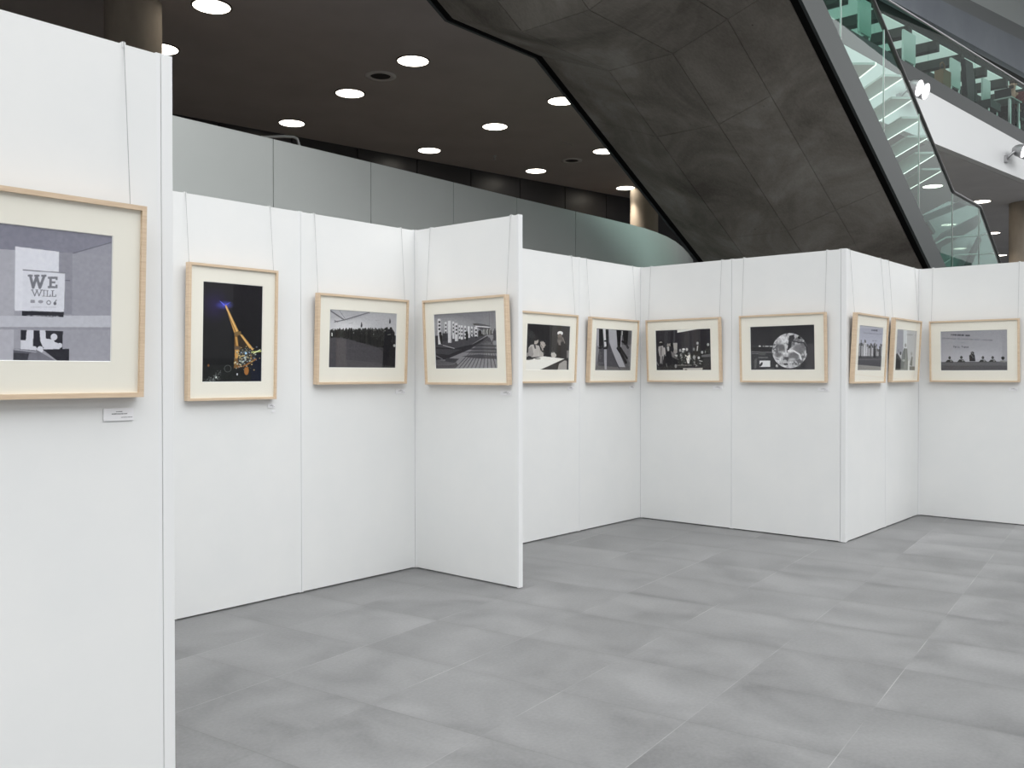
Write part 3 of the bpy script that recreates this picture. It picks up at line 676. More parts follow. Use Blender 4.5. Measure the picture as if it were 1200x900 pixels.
# satin grey partition that stands behind the show and curves away at its end
pl = [(-6.0, 2.80), (-.35, 2.83), (.73, 2.848), (2.02, 2.87), (3.37, 2.91), (4.6, 2.95), (5.9, 2.965), (6.8, 2.97), (7.43, 2.985)]
cv = [(7.9, 3.02), (8.35, 3.09), (8.85, 3.20), (9.45, 3.38), (10.2, 3.66), (11.0, 4.0), (12.0, 4.46), (12.9, 5.0), (13.5, 5.45)]
def strip_wall(pts, t, z0, z1, smooth=True):
    m = MB(); n = len(pts); P = [np.array(p, float) for p in pts]; outer = []
    for i in range(n):
        d = P[min(i + 1, n - 1)] - P[max(i - 1, 0)]; d /= np.linalg.norm(d); outer.append(P[i] + np.array([-d[1], d[0]]) * t)
    vs = [(*p, z) for z in (z0, z1) for p in P] + [(*p, z) for z in (z0, z1) for p in outer]
    m.add(vs[:2 * n], [(i, i + 1, n + i + 1, n + i) for i in range(n - 1)], smooth)
    m.add(vs[2 * n:], [(i, n + i, n + i + 1, i + 1) for i in range(n - 1)], smooth)
    for i in range(n - 1):
        m.add([vs[n + i], vs[n + i + 1], vs[3 * n + i + 1], vs[3 * n + i]], [(0, 1, 2, 3)])
    m.add([vs[0], vs[n], vs[3 * n], vs[2 * n]], [(0, 1, 2, 3)]); m.add([vs[n - 1], vs[2 * n - 1], vs[4 * n - 1], vs[3 * n - 1]], [(0, 3, 2, 1)])
    return m
gw = MB()
def merge(a, b): a.add(b.v, b.f); a.smooth[-len(b.f):] = b.smooth; return a
joints = [-6.0, -4.4, -3.0, -1.7, -.62, .73, 2.02, 3.37, 4.62, 5.95]
def pv(u): return float(np.interp(u, [p[0] for p in pl], [p[1] for p in pl]))
for a, b in zip(joints, joints[1:]):
    merge(gw, strip_wall([(a + .005, pv(a)), (b - .005, pv(b))], .12, 0, 3.8, False))
merge(gw, strip_wall([(5.96, pv(5.96)), (6.8, 2.97), (7.43, 2.985)] + cv, .12, 0, 3.8, True))
merge(gw, strip_wall([(p[0], p[1] + .03) for p in pl[:-2]], .06, 0, 3.79, False))
struct('wall_middle', gw, M['greywall'])

# the atrium around: walls behind and beside the camera with big window openings
def window_wall(name, p, q, z1, bay, m):
    w = MB(); L = math.hypot(q[0] - p[0], q[1] - p[1]); n = int(L / bay)
    w.wallbox(p, q, .3, 0, 1.0); w.wallbox(p, q, .3, 3.1, 4.6); w.wallbox(p, q, .3, 6.4, z1)
    for i in range(n + 1):
        a = along(p, q, max(0, i * bay - .55) / L); b = along(p, q, min(L, i * bay + .55) / L)
        w.wallbox(a, b, .3, 0, z1)
    struct(name, w, m)
M['outer'] = mat('dark_atrium_wall', (.07, .072, .075, 1), .6, .3)
window_wall('wall_front', (58, -12.6), (-15, -12.6), 8.5, 3.4, M['outer'])
struct('roof', MB().prism([(13, -12.6), (58, -12.6), (58, 3.2), (13, 3.2)], 17.2, 17.5), M['outer'])  # unseen slab added to cut the sky light on the right
window_wall('wall_left', (-13.95, -12.5), (-13.95, 12.4), 8.5, 3.6, M['outer'])

# ------------------------------------------------------------------ columns
def column(loc, r, top, label):
    t = thing('concrete_column', label, 'column', (loc[0], loc[1], 0), 0, 'round concrete columns'); t['kind'] = 'thing'
    MB().lathe([(r, 0.0), (r, top)], (loc[0], loc[1], 0), 48).build('shaft', M['concrete_col'], t)
    MB().lathe([(r + .012, 0.0), (r + .012, .10), (r, .105)], (loc[0], loc[1], 0), 48).build('base_ring', M['grey_steel'], t)
column((.72, 5.72), .325, CEIL, 'round grey column behind the nearest white panel, at the upper left')
column((14.25, 7.08), .34, CEIL, 'pale round concrete column rising behind the end of the grey curved wall')
column((22.25, .42), .36, CEIL - .004, 'beige round concrete column under the gallery at the right edge')

# ------------------------------------------------------------------ ceiling lights
def make_light(loc, label, r=.222):
    t = thing('ceiling_light', label, 'ceiling light', loc, 0, 'round recessed ceiling lights')
    MB().lathe([(r + .022, 0.0), (r + .022, -.010), (r, -.012), (r, 0.0)], loc, 40).build('trim_ring', M['trimring'], t)
    d = MB(); n = 40
    d.lathe([(r - .001, -.003), (r - .001, -.010), (r * .6, -.013), (.001, -.014)], loc, n); d.build('diffuser', M['light'], t)
    ld = bpy.data.lights.new('downlight_beam', 'SPOT'); ld.energy = 125; ld.spot_size = math.radians(78); ld.spot_blend = .6; ld.color = (1, .90, .76); ld.shadow_soft_size = .15
    lo = bpy.data.objects.new('downlight_beam', ld); COL.objects.link(lo); lo.parent = t; lo.location = (0, 0, -.03)
    return t
LIGHTS = [((1.413, 5.125), 'round warm downlight cut by the top picture edge, right of the grey column'),
          ((1.73, 6.95), 'round downlight half hidden by the top corner of the nearest panel'),
          ((4.342, 4.675), 'round downlight just right of the dark round ceiling speaker'),
          ((4.70, 6.537), 'round downlight just left of and below the dark ceiling speaker'),
          ((5.112, 8.674), 'round downlight directly above the bent white tube on the grey wall'),
          ((7.245, 4.222), 'round downlight partly cut off by the upper black stair edge'),
          ((7.665, 6.073), 'round downlight alone in the middle of the dark ceiling'),
          ((8.096, 8.234), 'round downlight near the rear wall, left of the small ceiling nozzle'),
          ((10.461, 5.617), 'round downlight cut by the stair edge beside the small ceiling vent'),
          ((10.912, 7.767), 'round downlight near the rear wall, below the small round ceiling vent'),
          ((13.743, 7.285), 'small round downlight touching the pale column behind the grey wall'),
          ((18.415, 1.613), 'round downlight seen through the glass at the foot of the treads'),
          ((21.288, 1.228), 'round downlight under the gallery just right of the handrail bend'),
          ((24.612, 2.903), 'round downlight seen through the glass below the stair landing rail'),
          ((27.286, 2.321), 'round downlight crossing the lower stair handrail'),
          ((30.397, 4.075), 'lowest round downlight seen through the stair glass'),
          ((33.399, 3.438), 'farthest round downlight, at the foot of the stair handrail')]
first = None
for (x, y), lab in LIGHTS:
    if first is None: first = make_light((x, y, CEIL), lab)
    else: dup(first, (x, y, CEIL), lab)

def vent(loc, r, label, name='ceiling_speaker', cat='ceiling speaker'):
    t = thing(name, label, cat, loc)
    MB().lathe([(r, 0), (r, -.008), (r * .68, -.016), (r * .64, -.004)], loc, 36).build('ring', M['vent'], t)
    MB().lathe([(r * .64, -.003), (.001, -.003)], loc, 36).build('grille', M['grille'], t)
vent((4.477, 5.535, CEIL), .235, 'dark round ceiling speaker between two downlights')
vent((10.669, 6.592, CEIL), .22, 'small round dark air vent in the ceiling beside the stair edge', 'ceiling_vent', 'vent')
tag(MB().box(9.30, 9.62, 5.80, 5.85, CEIL - .03, CEIL - .001).build('emergency_lamp', M['ceiling']), 'thin dark bar fixed on the ceiling next to the small round vent', 'ceiling fitting')
tag(MB().lathe([(.05, 0), (.05, -.01), (.02, -.02), (.015, -.07), (.03, -.075), (.001, -.08)], (9.3, 7.55, CEIL), 16).build('sprinkler_head', M['lampbody']), 'tiny grey ceiling nozzle between two downlights', 'sprinkler')

# bent tube behind the grey wall
tp = [(1.007, 3.3, 3.3), (1.007, 3.3, 3.90)]
tube = [(.80, 3.3, 3.2), (.80, 3.3, 3.78), (.82, 3.3, 3.86), (.90, 3.3, 3.93), (1.05, 3.3, 3.965), (1.18, 3.3, 3.995), (1.30, 3.3, 4.012), (1.345, 3.3, 4.0), (1.366, 3.3, 3.96), (1.378, 3.3, 3.90), (1.39, 3.3, 0.0)]
tube[0] = (.80, 3.3, 0.0)
tag(MB().tube(tube, .016, 10).build('tubular_rail', M['alu']), 'bent pale metal tube showing above the grey wall', 'handrail')

# ------------------------------------------------------------------ exhibition panels
H = 2.5; TH = .042
def panel(axis, val, a0, a1, label, vis_lines=True):
    """axis 'u': runs along u at v=val facing -v; axis 'v': runs along v at u=val facing -u"""
    mid = (a0 + a1) / 2
    loc = (mid, val + TH / 2, 0) if axis == 'u' else (val + TH / 2, mid, 0)
    t = thing('display_panel', label, 'display panel', loc, 0, 'white exhibition panels')
    def bx(m, p0, p1, n0, n1, z0, z1):
        if axis == 'u': m.box(p0, p1, val + n0, val + n1, z0, z1)
        else: m.box(val + n0, val + n1, p0, p1, z0, z1)
    lo, hi = min(a0, a1), max(a0, a1)
    m = MB(); bx(m, lo + .01475, hi - .01475, 0, TH, .010, H - .004); m.build('board', M['panel'], t)
    for s_, e_ in ((lo + .0004, lo + .0147), (hi - .0147, hi - .0004)):
        m = MB(); bx(m, s_, e_, 0, TH, .006, H); m.build('edge_profile', M['profile'], t)
    m = MB(); bx(m, lo + .012, hi - .012, .006, TH - .006, .012, H - .012); m.build('core', M['gap'], t)
    for q in (lo + .12, hi - .12):
        m = MB(); c = (q, val + TH / 2, 0) if axis == 'u' else (val + TH / 2, q, 0)
        m.lathe([(.018, 0), (.018, .006), (.008, .008), (.008, .02)], c, 16); m.build('foot', M['foot'], t)
    return t
def post(x0, y0, label, w=.040):
    t = thing('panel_post', label, 'post', (x0 + w / 2, y0 + w / 2, 0), 0, 'slim white corner posts')
    m = MB(); m.prism([(x0 + .0015, y0), (x0 + w - .0015, y0), (x0 + w, y0 + .0015), (x0 + w, y0 + w), (x0, y0 + w), (x0, y0 + .0015)], .004, H); m.build('post_body', M['profile'], t)
    MB().box(x0 + .002, x0 + w - .002, y0 + .002, y0 + w - .002, 0, .005).build('foot', M['foot'], t)

panel('u', W_A, -4.062, -3.060, 'tall white panel nearest the camera at the left edge')
post(-3.058, W_A - .001, 'white corner post on the right end of the nearest panel')
panel('v', -3.055, -2.003, -1.0, 'white panel turned away behind the nearest panel, joined to its post')
panel('v', -3.055, -.998, .0, 'white panel turned away behind the nearest panel, meeting the rear row')
panel('u', 0, -3.012, -2.014, 'white panel of the rear row, hidden behind the nearest panel')
panel('u', 0, -2.012, -1.014, 'white panel that carries the colour picture of a lit tower')
panel('u', 0, -1.012, -.0004, 'white panel carrying the picture of a long crowd')
panel('v', 0.0005, -1.007, -.0006, 'white panel projecting into the hall, with the boardwalk picture')
panel('u', 0, .044, 1.03, 'white panel mostly hidden behind the projecting panel')
panel('u', 0, 1.032, 2.038, 'white panel with the picture of two people at a table')
panel('u', 0, 2.040, 3.0596, 'white panel with the picture of walking legs')
panel('v', E_U, -.988, -.0006, 'white panel with the orchestra picture')
panel('v', E_U, -2.002, -.990, 'white panel with the globe picture')
post(E_U - .001, W_F - .002, 'white post on the protruding corner between globe panel and group panel', .043)
panel('u', W_F, 3.104, 4.06, 'bright white panel with the narrow-looking group picture, right of the corner post')
panel('u', W_F, 4.062, 5.0386, 'bright white panel just left of the right-hand inner corner')
panel('v', G_U, -3.05, -2.0466, 'white panel at the right edge with the picture of speakers at a long table')

# ------------------------------------------------------------------ framed pictures
TD = .040
def frame(axis, val, a0, z0, w, h, tilt, label, art, ow, oh, ox, oz, wires=(.015, .015), hooks=True, group='oak framed pictures on wires'):
    loc = (a0, val - .004, z0) if axis == 'u' else (val - .004, -a0, z0)
    rz = 0 if axis == 'u' else -PI / 2
    t = thing('picture_frame', label, 'picture', loc, rz, group, tilt)
    fw = .015; y0, y1 = 0.0, -TD
    m = MB()
    def ringf(x0, x1, zz0, zz1, d, ya, yb):
        xs = [(x0, zz0), (x1, zz0), (x1, zz1), (x0, zz1)]; xi = [(x0 + d, zz0 + d), (x1 - d, zz0 + d), (x1 - d, zz1 - d), (x0 + d, zz1 - d)]
        for i in range(4):
            j = (i + 1) % 4
            m.hexa([(xs[i][0], ya, xs[i][1]), (xs[j][0], ya, xs[j][1]), (xi[j][0], ya, xi[j][1]), (xi[i][0], ya, xi[i][1]),
                    (xs[i][0], yb, xs[i][1]), (xs[j][0], yb, xs[j][1]), (xi[j][0], yb, xi[j][1]), (xi[i][0], yb, xi[i][1])])
    ringf(0, w, 0, h, fw, y0, y1); m.build('moulding', M['wood'], t, world=False)
    MB().box(fw - .002, w - fw + .002, -.008, -.012, fw - .002, h - fw + .002).build('backing_board', M['backing'], t, world=False)
    yb = -TD + .012; m = MB(); X0, X1, Z0, Z1 = fw - .001, w - fw + .001, fw - .001, h - fw + .001
    m.hexa([(X0, yb, Z0), (X1, yb, Z0), (X1, yb + .003, Z0), (X0, yb + .003, Z0), (X0, yb, oz), (X1, yb, oz), (X1, yb + .003, oz), (X0, yb + .003, oz)])
    m.hexa([(X0, yb, oz + oh), (X1, yb, oz + oh), (X1, yb + .003, oz + oh), (X0, yb + .003, oz + oh), (X0, yb, Z1), (X1, yb, Z1), (X1, yb + .003, Z1), (X0, yb + .003, Z1)])
    m.box(X0, ox, yb, yb + .003, oz, oz + oh); m.box(ox + ow, X1, yb, yb + .003, oz, oz + oh)
    mo = m.build('mat_board', M['mat'], t, world=False)
    cb = MB(); e = .0022
    o4 = [(ox, oz), (ox + ow, oz), (ox + ow, oz + oh), (ox, oz + oh)]; i4 = [(ox + e, oz + e), (ox + ow - e, oz + e), (ox + ow - e, oz + oh - e), (ox + e, oz + oh - e)]
    for i in range(4):
        j = (i + 1) % 4; cb.add([(o4[i][0], yb - .0002, o4[i][1]), (o4[j][0], yb - .0002, o4[j][1]), (i4[j][0], yb + .0035, i4[j][1]), (i4[i][0], yb + .0035, i4[i][1])], [(0, 1, 2, 3)])
    c = cb.build('bevel', M['matcore'], t, world=False); c.parent = mo
    art.mesh('photograph', ow - .003, oh - .003, yb + .0033, ox + .0015, oz + .0015, t)
    MB().box(fw - .0015, w - fw + .0015, -TD + .006, -TD + .0075, fw - .0015, h - fw + .0015).build('glass_pane', M['picglass'], t, world=False)
    Mi = MATS[t.name].inverted()
    for xw in (wires[0], w - wires[1]):
        p0 = MATS[t.name] @ Vector((xw, -.012, h - .03))
        inw = Vector((0, 1, 0)) if axis == 'u' else Vector((1, 0, 0))
        base = p0 + inw * ((val - p0.y) if axis == 'u' else (val - p0.x))
        top = Vector((base.x, base.y, H + .004)) - inw * .003
        wi = MB().tube([Mi @ p0, Mi @ top], .0012, 6).build('hanging_wire', M['wire'], t, world=False)
        hk = MB()
        side = Vector((1, 0, 0)) if axis == 'u' else Vector((0, 1, 0))
        pr = [(-.0022, -.016), (-.0022, .0026), (TH + .0024, .0026), (TH + .0024, -.016), (TH + .0012, -.016), (TH + .0012, .0012), (-.0012, .0012), (-.0012, -.016)]
        vs = []
        for s_ in (-.006, .006):
            for (n_, z_) in pr: vs.append(Mi @ (base + inw * n_ + side * s_ + Vector((0, 0, H + z_ - base.z))))
        n = len(pr)
        hk.add(vs, [tuple(range(n)), tuple(reversed(range(n, 2 * n)))] + [(i, (i + 1) % n, n + (i + 1) % n, n + i) for i in range(n)])
        ho = hk.build('wire_hook', M['panel'], t, world=False); ho.parent = wi
    return t
R = math.radians
std = dict(w=.80, h=.605, ow=.594, oh=.390, ox=.103, oz=.112)
frame('u', W_A, -3.945, 1.362, .80, .612, R(2.6), 'large framed picture at the left edge with a poster reading WE WILL', art_banner(), .594, .395, .103, .112, (.03, .04))
frame('u', 0, -1.838, 1.280, .607, .809, R(1.8), 'upright framed colour picture of a golden lit tower at night', art_tower(), .406, .595, .098, .110)
frame('u', 0, -.918, 1.369, tilt=R(2.4), label='framed black and white picture of a long crowd under a pale sky', art=art_crowd(), **std)
frame('v', 0, .154, 1.363, tilt=R(2.7), label='framed picture of a boardwalk with white stelae, on the projecting panel', art=art_boardwalk(), **std)
frame('u', 0, 1.133, 1.362, tilt=R(2.7), label='framed picture of two people at a white table, half hidden by the projecting panel', art=art_table(), **std)
frame('u', 0, 2.128, 1.360, tilt=R(2.8), label='framed picture of dark walking legs and their long shadows', art=art_legs(), **std)
frame('v', E_U, .103, 1.362, tilt=R(2.9), label='framed dark picture of an orchestra, just right of the inner corner', art=art_orchestra(), **std)
frame('v', E_U, 1.096, 1.362, tilt=R(2.6), label='framed picture of a big white globe in a dark hall', art=art_globe(), **std)
frame('u', W_F, 3.127, 1.356, tilt=R(2.9), label='framed picture of a standing group on a stage, right of the protruding corner', art=art_group(), **std)
frame('u', W_F, 4.107, 1.359, tilt=R(2.8), label='framed pale picture of a standing speaker, left of the right-hand inner corner', art=art_speaker(), **std)
frame('v', G_U, 2.165, 1.358, tilt=R(2.9), label='framed picture of people seated at a long podium, on the panel at the right edge', art=art_podium(), **std)

# caption cards
def card(axis, val, a0, a1, z0, z1, label, rows, small=False):
    loc = (a0, val - .001, z0) if axis == 'u' else (val - .001, -a0, z0)
    t = thing('caption_card', label, 'label card', loc, 0 if axis == 'u' else -PI / 2, 'caption cards under the pictures')
    w, h = a1 - a0, z1 - z0
    MB().box(0, w, -.0035, 0, 0, h).build('card', M['card'], t, world=False)
    m = MB(); r = random.Random(label)
    for (fx0, fx1, fz, hh) in rows:
        x = fx0 * w
        while x < fx1 * w - .001:
            l = r.uniform(.0012, .0034); m.box(x, min(x + l, fx1 * w), -.0039, -.0034, fz * h - hh / 2, fz * h + hh / 2 * r.uniform(.6, 1)); x += l + .0012
    m.build('print', M['ink'], t, world=False)
ROWS = [(.42, .62, .72, .0030), (.27, .78, .55, .0036), (.58, .96, .26, .0022)]
card('u', W_A, -3.258, -3.160, 1.285, 1.325, 'white caption card under the WE WILL picture', ROWS)
card('u', 0, -1.268, -1.215, 1.222, 1.247, 'small caption card under the lit tower picture', ROWS)
tag(MB().box(-1.235, -1.213, -.004, -.0002, 1.192, 1.206).build('sticker', M['card']), 'tiny sticker below the caption card of the lit tower picture', 'sticker')
card('u', 0, -.192, -.100, 1.296, 1.330, 'caption card under the crowd picture', ROWS)
card('v', 0, .850, .945, 1.293, 1.325, 'caption card under the boardwalk picture', ROWS)
card('u', 0, 1.858, 1.948, 1.294, 1.326, 'caption card under the picture of two people at a table', ROWS)
card('u', 0, 2.850, 2.940, 1.292, 1.324, 'caption card under the walking legs picture', ROWS)
card('v', E_U, .803, .898, 1.295, 1.327, 'caption card under the orchestra picture', ROWS)
card('v', E_U, 1.807, 1.900, 1.288, 1.320, 'caption card under the globe picture', ROWS)
card('v', G_U, 2.866, 2.944, 1.276, 1.306, 'caption card under the podium picture', ROWS)

# ------------------------------------------------------------------ main staircase
SL = .530
vR, vL, c1, c2 = -1.0, 2.11, 1.108, .258
ZL = 5.355
uF1, uF2 = 4.11, 2.545
uT = uF2 - (6.72 - ZL) / SL
uD1 = 9.95; zD = ZL - SL * (uD1 - uF1); uD2 = 11.50; uB = uD2 + (zD + .40) / SL
uEnd = uD2 + (zD - .02) / SL
path = [(uT, 6.72), (uF2, ZL), (uF1, ZL), (uD1, zD), (uD2, zD), (uEnd, .02)]
def zs(u): return float(np.interp(u, [p[0] for p in path], [p[1] for p in path]))
stair = thing('staircase', 'massive folded concrete staircase crossing the upper right, with glass balustrade', 'staircase', (uEnd, .55, 0))
# soffit made of formwork panels with open joints
hp = [(vR, 0), (c2, -.395), (c1, -.395), (vL, 0)]
def hz(v): return float(np.interp(v, [p[0] for p in hp], [p[1] for p in hp]))
sof = MB()
vcuts = [[vR, -.40, c2], [c2, c1], [c1, vL]]
segs = [(uT, uF2, [.5]), (uF2, uF1, [.0]), (uF1, uD1, [1.05 / (uD1 - uF1), 3.0 / (uD1 - uF1), 4.6 / (uD1 - uF1)]), (uD1, uD2, [.0]), (uD2, uEnd, [.4, .8])]
gq = .0055
def floorz(u, v):   # keep the hull above the floor at the foot
    return max(.012, zs(u) + hz(v))
for (a, b, cuts) in segs:
    us = [a] + [a + (b - a) * c for c in cuts if c > 0] + [b]
    for bi, band in enumerate(vcuts):
        for v0, v1 in zip(band, band[1:]):
            lim = us
            if bi == 0 and v0 == vR and len(us) > 3: lim = [us[0], us[2], us[-1]] if a == uF1 else us
            for u0, u1 in zip(lim, lim[1:]):
                # split at the fold of the end at the floor is not needed: quads are planar inside a segment
                g0 = 0 if u0 in (uT,) else gq
                q = [(u0 + g0, v0 + gq), (u1 - gq, v0 + gq), (u1 - gq, v1 - gq), (u0 + g0, v1 - gq)]
                sof.add([(u, v, floorz(u, v)) for u, v in q], [(0, 1, 2, 3)])
                # little chamfer walls up into the joint
                up = [(u + (-gq if i in (0, 3) else gq) * .6, v + (-gq if i < 2 else gq) * .6) for i, (u, v) in enumerate(q)]
                vs = [(u, v, floorz(u, v)) for u, v in q] + [(u, v, floorz(min(max(u, uT), uEnd), v) + .014) for u, v in up]
                sof.add(vs, [(0, 4, 5, 1), (1, 5, 6, 2), (2, 6, 7, 3), (3, 7, 4, 0)])
core = [(vR + .004, .006), (c2, -.383), (c1, -.383), (vL - .004, .006), (vL - .004, .10), (vR + .004, .10)]
n = len(core); vs = []; fs = []
for (u, z) in path:
    for (v, dz) in core: vs.append((u, v, max(.02, z + dz)))
for i in range(len(path) - 1):
    for k_ in range(n): fs.append((i * n + k_, i * n + (k_ + 1) % n, (i + 1) * n + (k_ + 1) % n, (i + 1) * n + k_))
fs.append(tuple(reversed(range(n)))); fs.append(tuple(range((len(path) - 1) * n, len(path) * n)))
sof.add(vs, fs)
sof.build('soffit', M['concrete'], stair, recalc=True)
# black recess strips beside the soffit, grey stringers outside them
for (va, vb) in ((-1.085, -.995), (2.105, 2.20)):
    MB().sweep([(va, .012), (vb, .012), (vb, .10), (va, .10)], path).build('recess_strip', M['black'], stair)
for (va, vb, nm) in ((-1.115, -1.08, 'stringer'), (2.195, 2.23, 'stringer')):
    MB().sweep([(va, .0), (vb, .0), (vb, .465), (va, .465)], [(u, z + (.0 if z > .1 else .0)) for u, z in path]).build(nm, M['grey_steel'], stair)
# steps
st = MB()
def flight(u0, u1):
    n_ = max(1, round(abs(zs(u1) - zs(u0)) / .168)); du = (u1 - u0) / n_
    for i in range(n_):
        ua, ub = u0 + i * du, u0 + (i + 1) * du; zt = zs(ua) + .40
        ba, bb_ = max(.02, zs(ua) + .11), max(.02, zs(ub) + .11); zt = max(zt, .17)
        st.hexa([(ua, vR - .07, ba), (ub, vR - .07, bb_), (ub, vL + .08, bb_), (ua, vL + .08, ba), (ua, vR - .07, zt), (ub, vR - .07, zt), (ub, vL + .08, zt), (ua, vL + .08, zt)])
flight(uT, uF2); st.box(uF2, uF1, vR - .07, vL + .08, ZL + .10, ZL + .40); flight(uF1, uD1); st.box(uD1, uD2, vR - .07, vL + .08, zD + .10, zD + .40); flight(uD2, uEnd)
st.build('steps', M['concrete_col'], stair)
# balustrade glass on both sides: one pane per bay
GA = 1.86
rail_path = [(uT, 6.72 + GA), (uF2, ZL + GA), (uF1, ZL + GA), (9.97, 4.155), (11.55, 4.150), (12.83, 3.41), (uEnd - .1, 1.15)]
def zr(u): return float(np.interp(u, [p[0] for p in rail_path], [p[1] for p in rail_path]))
js = [uT + .05, 1.2, uF2, uF1, 5.53, 6.95, 8.36, 9.97, 11.5, 12.9, 14.3, uEnd - .2]
for v in (-1.062, 2.178):
    for a, b in zip(js, js[1:]):
        a2, b2 = a + .008, b - .008
        us = [a2] + [p[0] for p in rail_path + path if a2 + .01 < p[0] < b2 - .01] + [b2]; us = sorted(set(us))
        m = MB()
        for u0, u1 in zip(us, us[1:]):
            m.hexa([(u0, v, zs(u0) + .30), (u1, v, zs(u1) + .30), (u1, v + .016, zs(u1) + .30), (u0, v + .016, zs(u0) + .30),
                    (u0, v, zr(u0) - .01), (u1, v, zr(u1) - .01), (u1, v + .016, zr(u1) - .01), (u0, v + .016, zr(u0) - .01)])
        m.build('glass_pane', M['glass'], stair)
        if a > uT + .1:
            MB().box(a - .004, a + .004, v - .002, v + .018, zs(a) + .42, zr(a) - .02).build('joint_clip', M['alu'], stair)
    pts = [(u, v + .008, z + .012) for u, z in rail_path]
    # soften the bends of the tube
    P2 = [pts[0]]
    for i in range(1, len(pts) - 1):
        p, a, b = Vector(pts[i]), Vector(pts[i - 1]), Vector(pts[i + 1])
        P2 += [tuple(p + (a - p).normalized() * .07), tuple(p * .5 + (p + (a - p).normalized() * .07) * .25 + (p + (b - p).normalized() * .07) * .25), tuple(p + (b - p).normalized() * .07)]
    P2.append(pts[-1])
    MB().tube(P2, .030, 12).build('handrail', M['rail'], stair)

# ------------------------------------------------------------------ added planks, bands and tubes that imitate reflections in the stair glass
of = stair
REFLECTION_PLANKS = [((7.331, -0.562, 5.275), (6.876, -0.98, 5.275)), ((8.791, -0.18, 5.404), (7.988, -0.98, 5.404)), ((9.245, -0.16, 5.193), (8.351, -0.98, 5.193)), ((9.698, -0.148, 5.015), (8.768, -0.98, 5.015)), ((10.02, -0.168, 4.808), (9.047, -0.98, 4.808)), ((10.596, -0.106, 4.646), (9.417, -0.98, 4.646)), ((10.963, -0.1, 4.469), (9.761, -0.98, 4.469))]
for (a, b) in REFLECTION_PLANKS:
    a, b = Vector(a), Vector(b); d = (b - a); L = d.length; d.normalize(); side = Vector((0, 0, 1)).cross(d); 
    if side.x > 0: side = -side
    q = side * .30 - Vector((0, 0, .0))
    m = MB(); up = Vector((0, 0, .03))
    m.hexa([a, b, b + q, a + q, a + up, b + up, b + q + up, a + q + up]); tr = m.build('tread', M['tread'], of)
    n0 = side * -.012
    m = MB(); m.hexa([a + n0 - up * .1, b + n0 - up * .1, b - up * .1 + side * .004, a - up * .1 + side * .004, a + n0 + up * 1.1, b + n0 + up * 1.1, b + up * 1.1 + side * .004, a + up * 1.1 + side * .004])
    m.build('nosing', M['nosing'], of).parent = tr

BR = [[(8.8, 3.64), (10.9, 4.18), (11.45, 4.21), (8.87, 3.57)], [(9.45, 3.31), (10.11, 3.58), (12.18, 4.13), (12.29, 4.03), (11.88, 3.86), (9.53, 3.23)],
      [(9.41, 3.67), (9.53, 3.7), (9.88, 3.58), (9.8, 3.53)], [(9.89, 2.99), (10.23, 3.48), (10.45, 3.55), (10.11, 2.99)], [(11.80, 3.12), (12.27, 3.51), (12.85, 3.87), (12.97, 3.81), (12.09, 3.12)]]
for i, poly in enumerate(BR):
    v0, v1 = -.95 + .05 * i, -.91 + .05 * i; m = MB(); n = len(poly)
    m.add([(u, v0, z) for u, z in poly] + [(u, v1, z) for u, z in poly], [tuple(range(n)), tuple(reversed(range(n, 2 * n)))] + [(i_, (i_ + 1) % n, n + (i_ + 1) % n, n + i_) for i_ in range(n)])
    m.build('brace', M['strip'], stair)  # added dark bands, shaped like the reflection in the landing glass
def reflection_haze():
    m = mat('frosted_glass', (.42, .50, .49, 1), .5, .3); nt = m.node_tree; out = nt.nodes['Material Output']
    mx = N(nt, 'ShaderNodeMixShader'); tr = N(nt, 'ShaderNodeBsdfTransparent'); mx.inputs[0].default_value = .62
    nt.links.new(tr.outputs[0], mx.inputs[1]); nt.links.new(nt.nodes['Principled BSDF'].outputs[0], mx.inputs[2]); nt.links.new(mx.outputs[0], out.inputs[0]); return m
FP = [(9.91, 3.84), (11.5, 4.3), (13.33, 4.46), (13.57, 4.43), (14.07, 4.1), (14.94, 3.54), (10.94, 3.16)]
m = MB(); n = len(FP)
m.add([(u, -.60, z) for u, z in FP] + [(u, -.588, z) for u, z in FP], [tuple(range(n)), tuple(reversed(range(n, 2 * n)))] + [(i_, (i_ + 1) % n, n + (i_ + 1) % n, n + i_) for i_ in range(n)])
m.build('frosted_pane', reflection_haze(), stair)  # added half-clear pane, imitates the pale reflection between the bands
for pts in ([(9.35, -.99, 3.33), (9.89, -.99, 3.48), (11.88, -.99, 3.74), (12.29, -.99, 3.82)], [(9.7, -.99, 3.06), (10.37, -.99, 3.26), (13.05, -.99, 3.57)]):
    MB().tube(pts, .014, 8).build('inner_rail', M['alu'], stair)  # added tubes that draw the rail lines reflected in the glass

# ------------------------------------------------------------------ gallery on the right
g0, g1 = (9.75, .918), (46.0, -3.45)
def gz(u, base, slope): return base + slope * (u - 10.3)
ul, ur = g0[0], g1[0]
def gal(m, off, t, za, sa, zb, sb):
    d = np.array(g1) - np.array(g0); d = d / np.linalg.norm(d); n_ = np.array([-d[1], d[0]])
    p = np.array(g0) + n_ * off; q = np.array(g1) + n_ * off
    return m.wallbox(p, q, t, gz(ul, za, sa), gz(ul, zb, sb), gz(ur, za, sa), gz(ur, zb, sb))
struct('trim_1', gal(MB(), 0, .16, 5.945, 0, 6.99, -.0255), M['white'])
struct('trim_2', gal(MB(), .012, .16, 6.99, -.0255, 7.315, -.0275), M['strip'])
gf = MB(); d_ = np.array(g1) - np.array(g0); d_ /= np.linalg.norm(d_); n_ = np.array([-d_[1], d_[0]])
def gp(s_, off): 
    p = np.array(g0) + d_ * s_ + n_ * off; return (float(p[0]), float(p[1]))
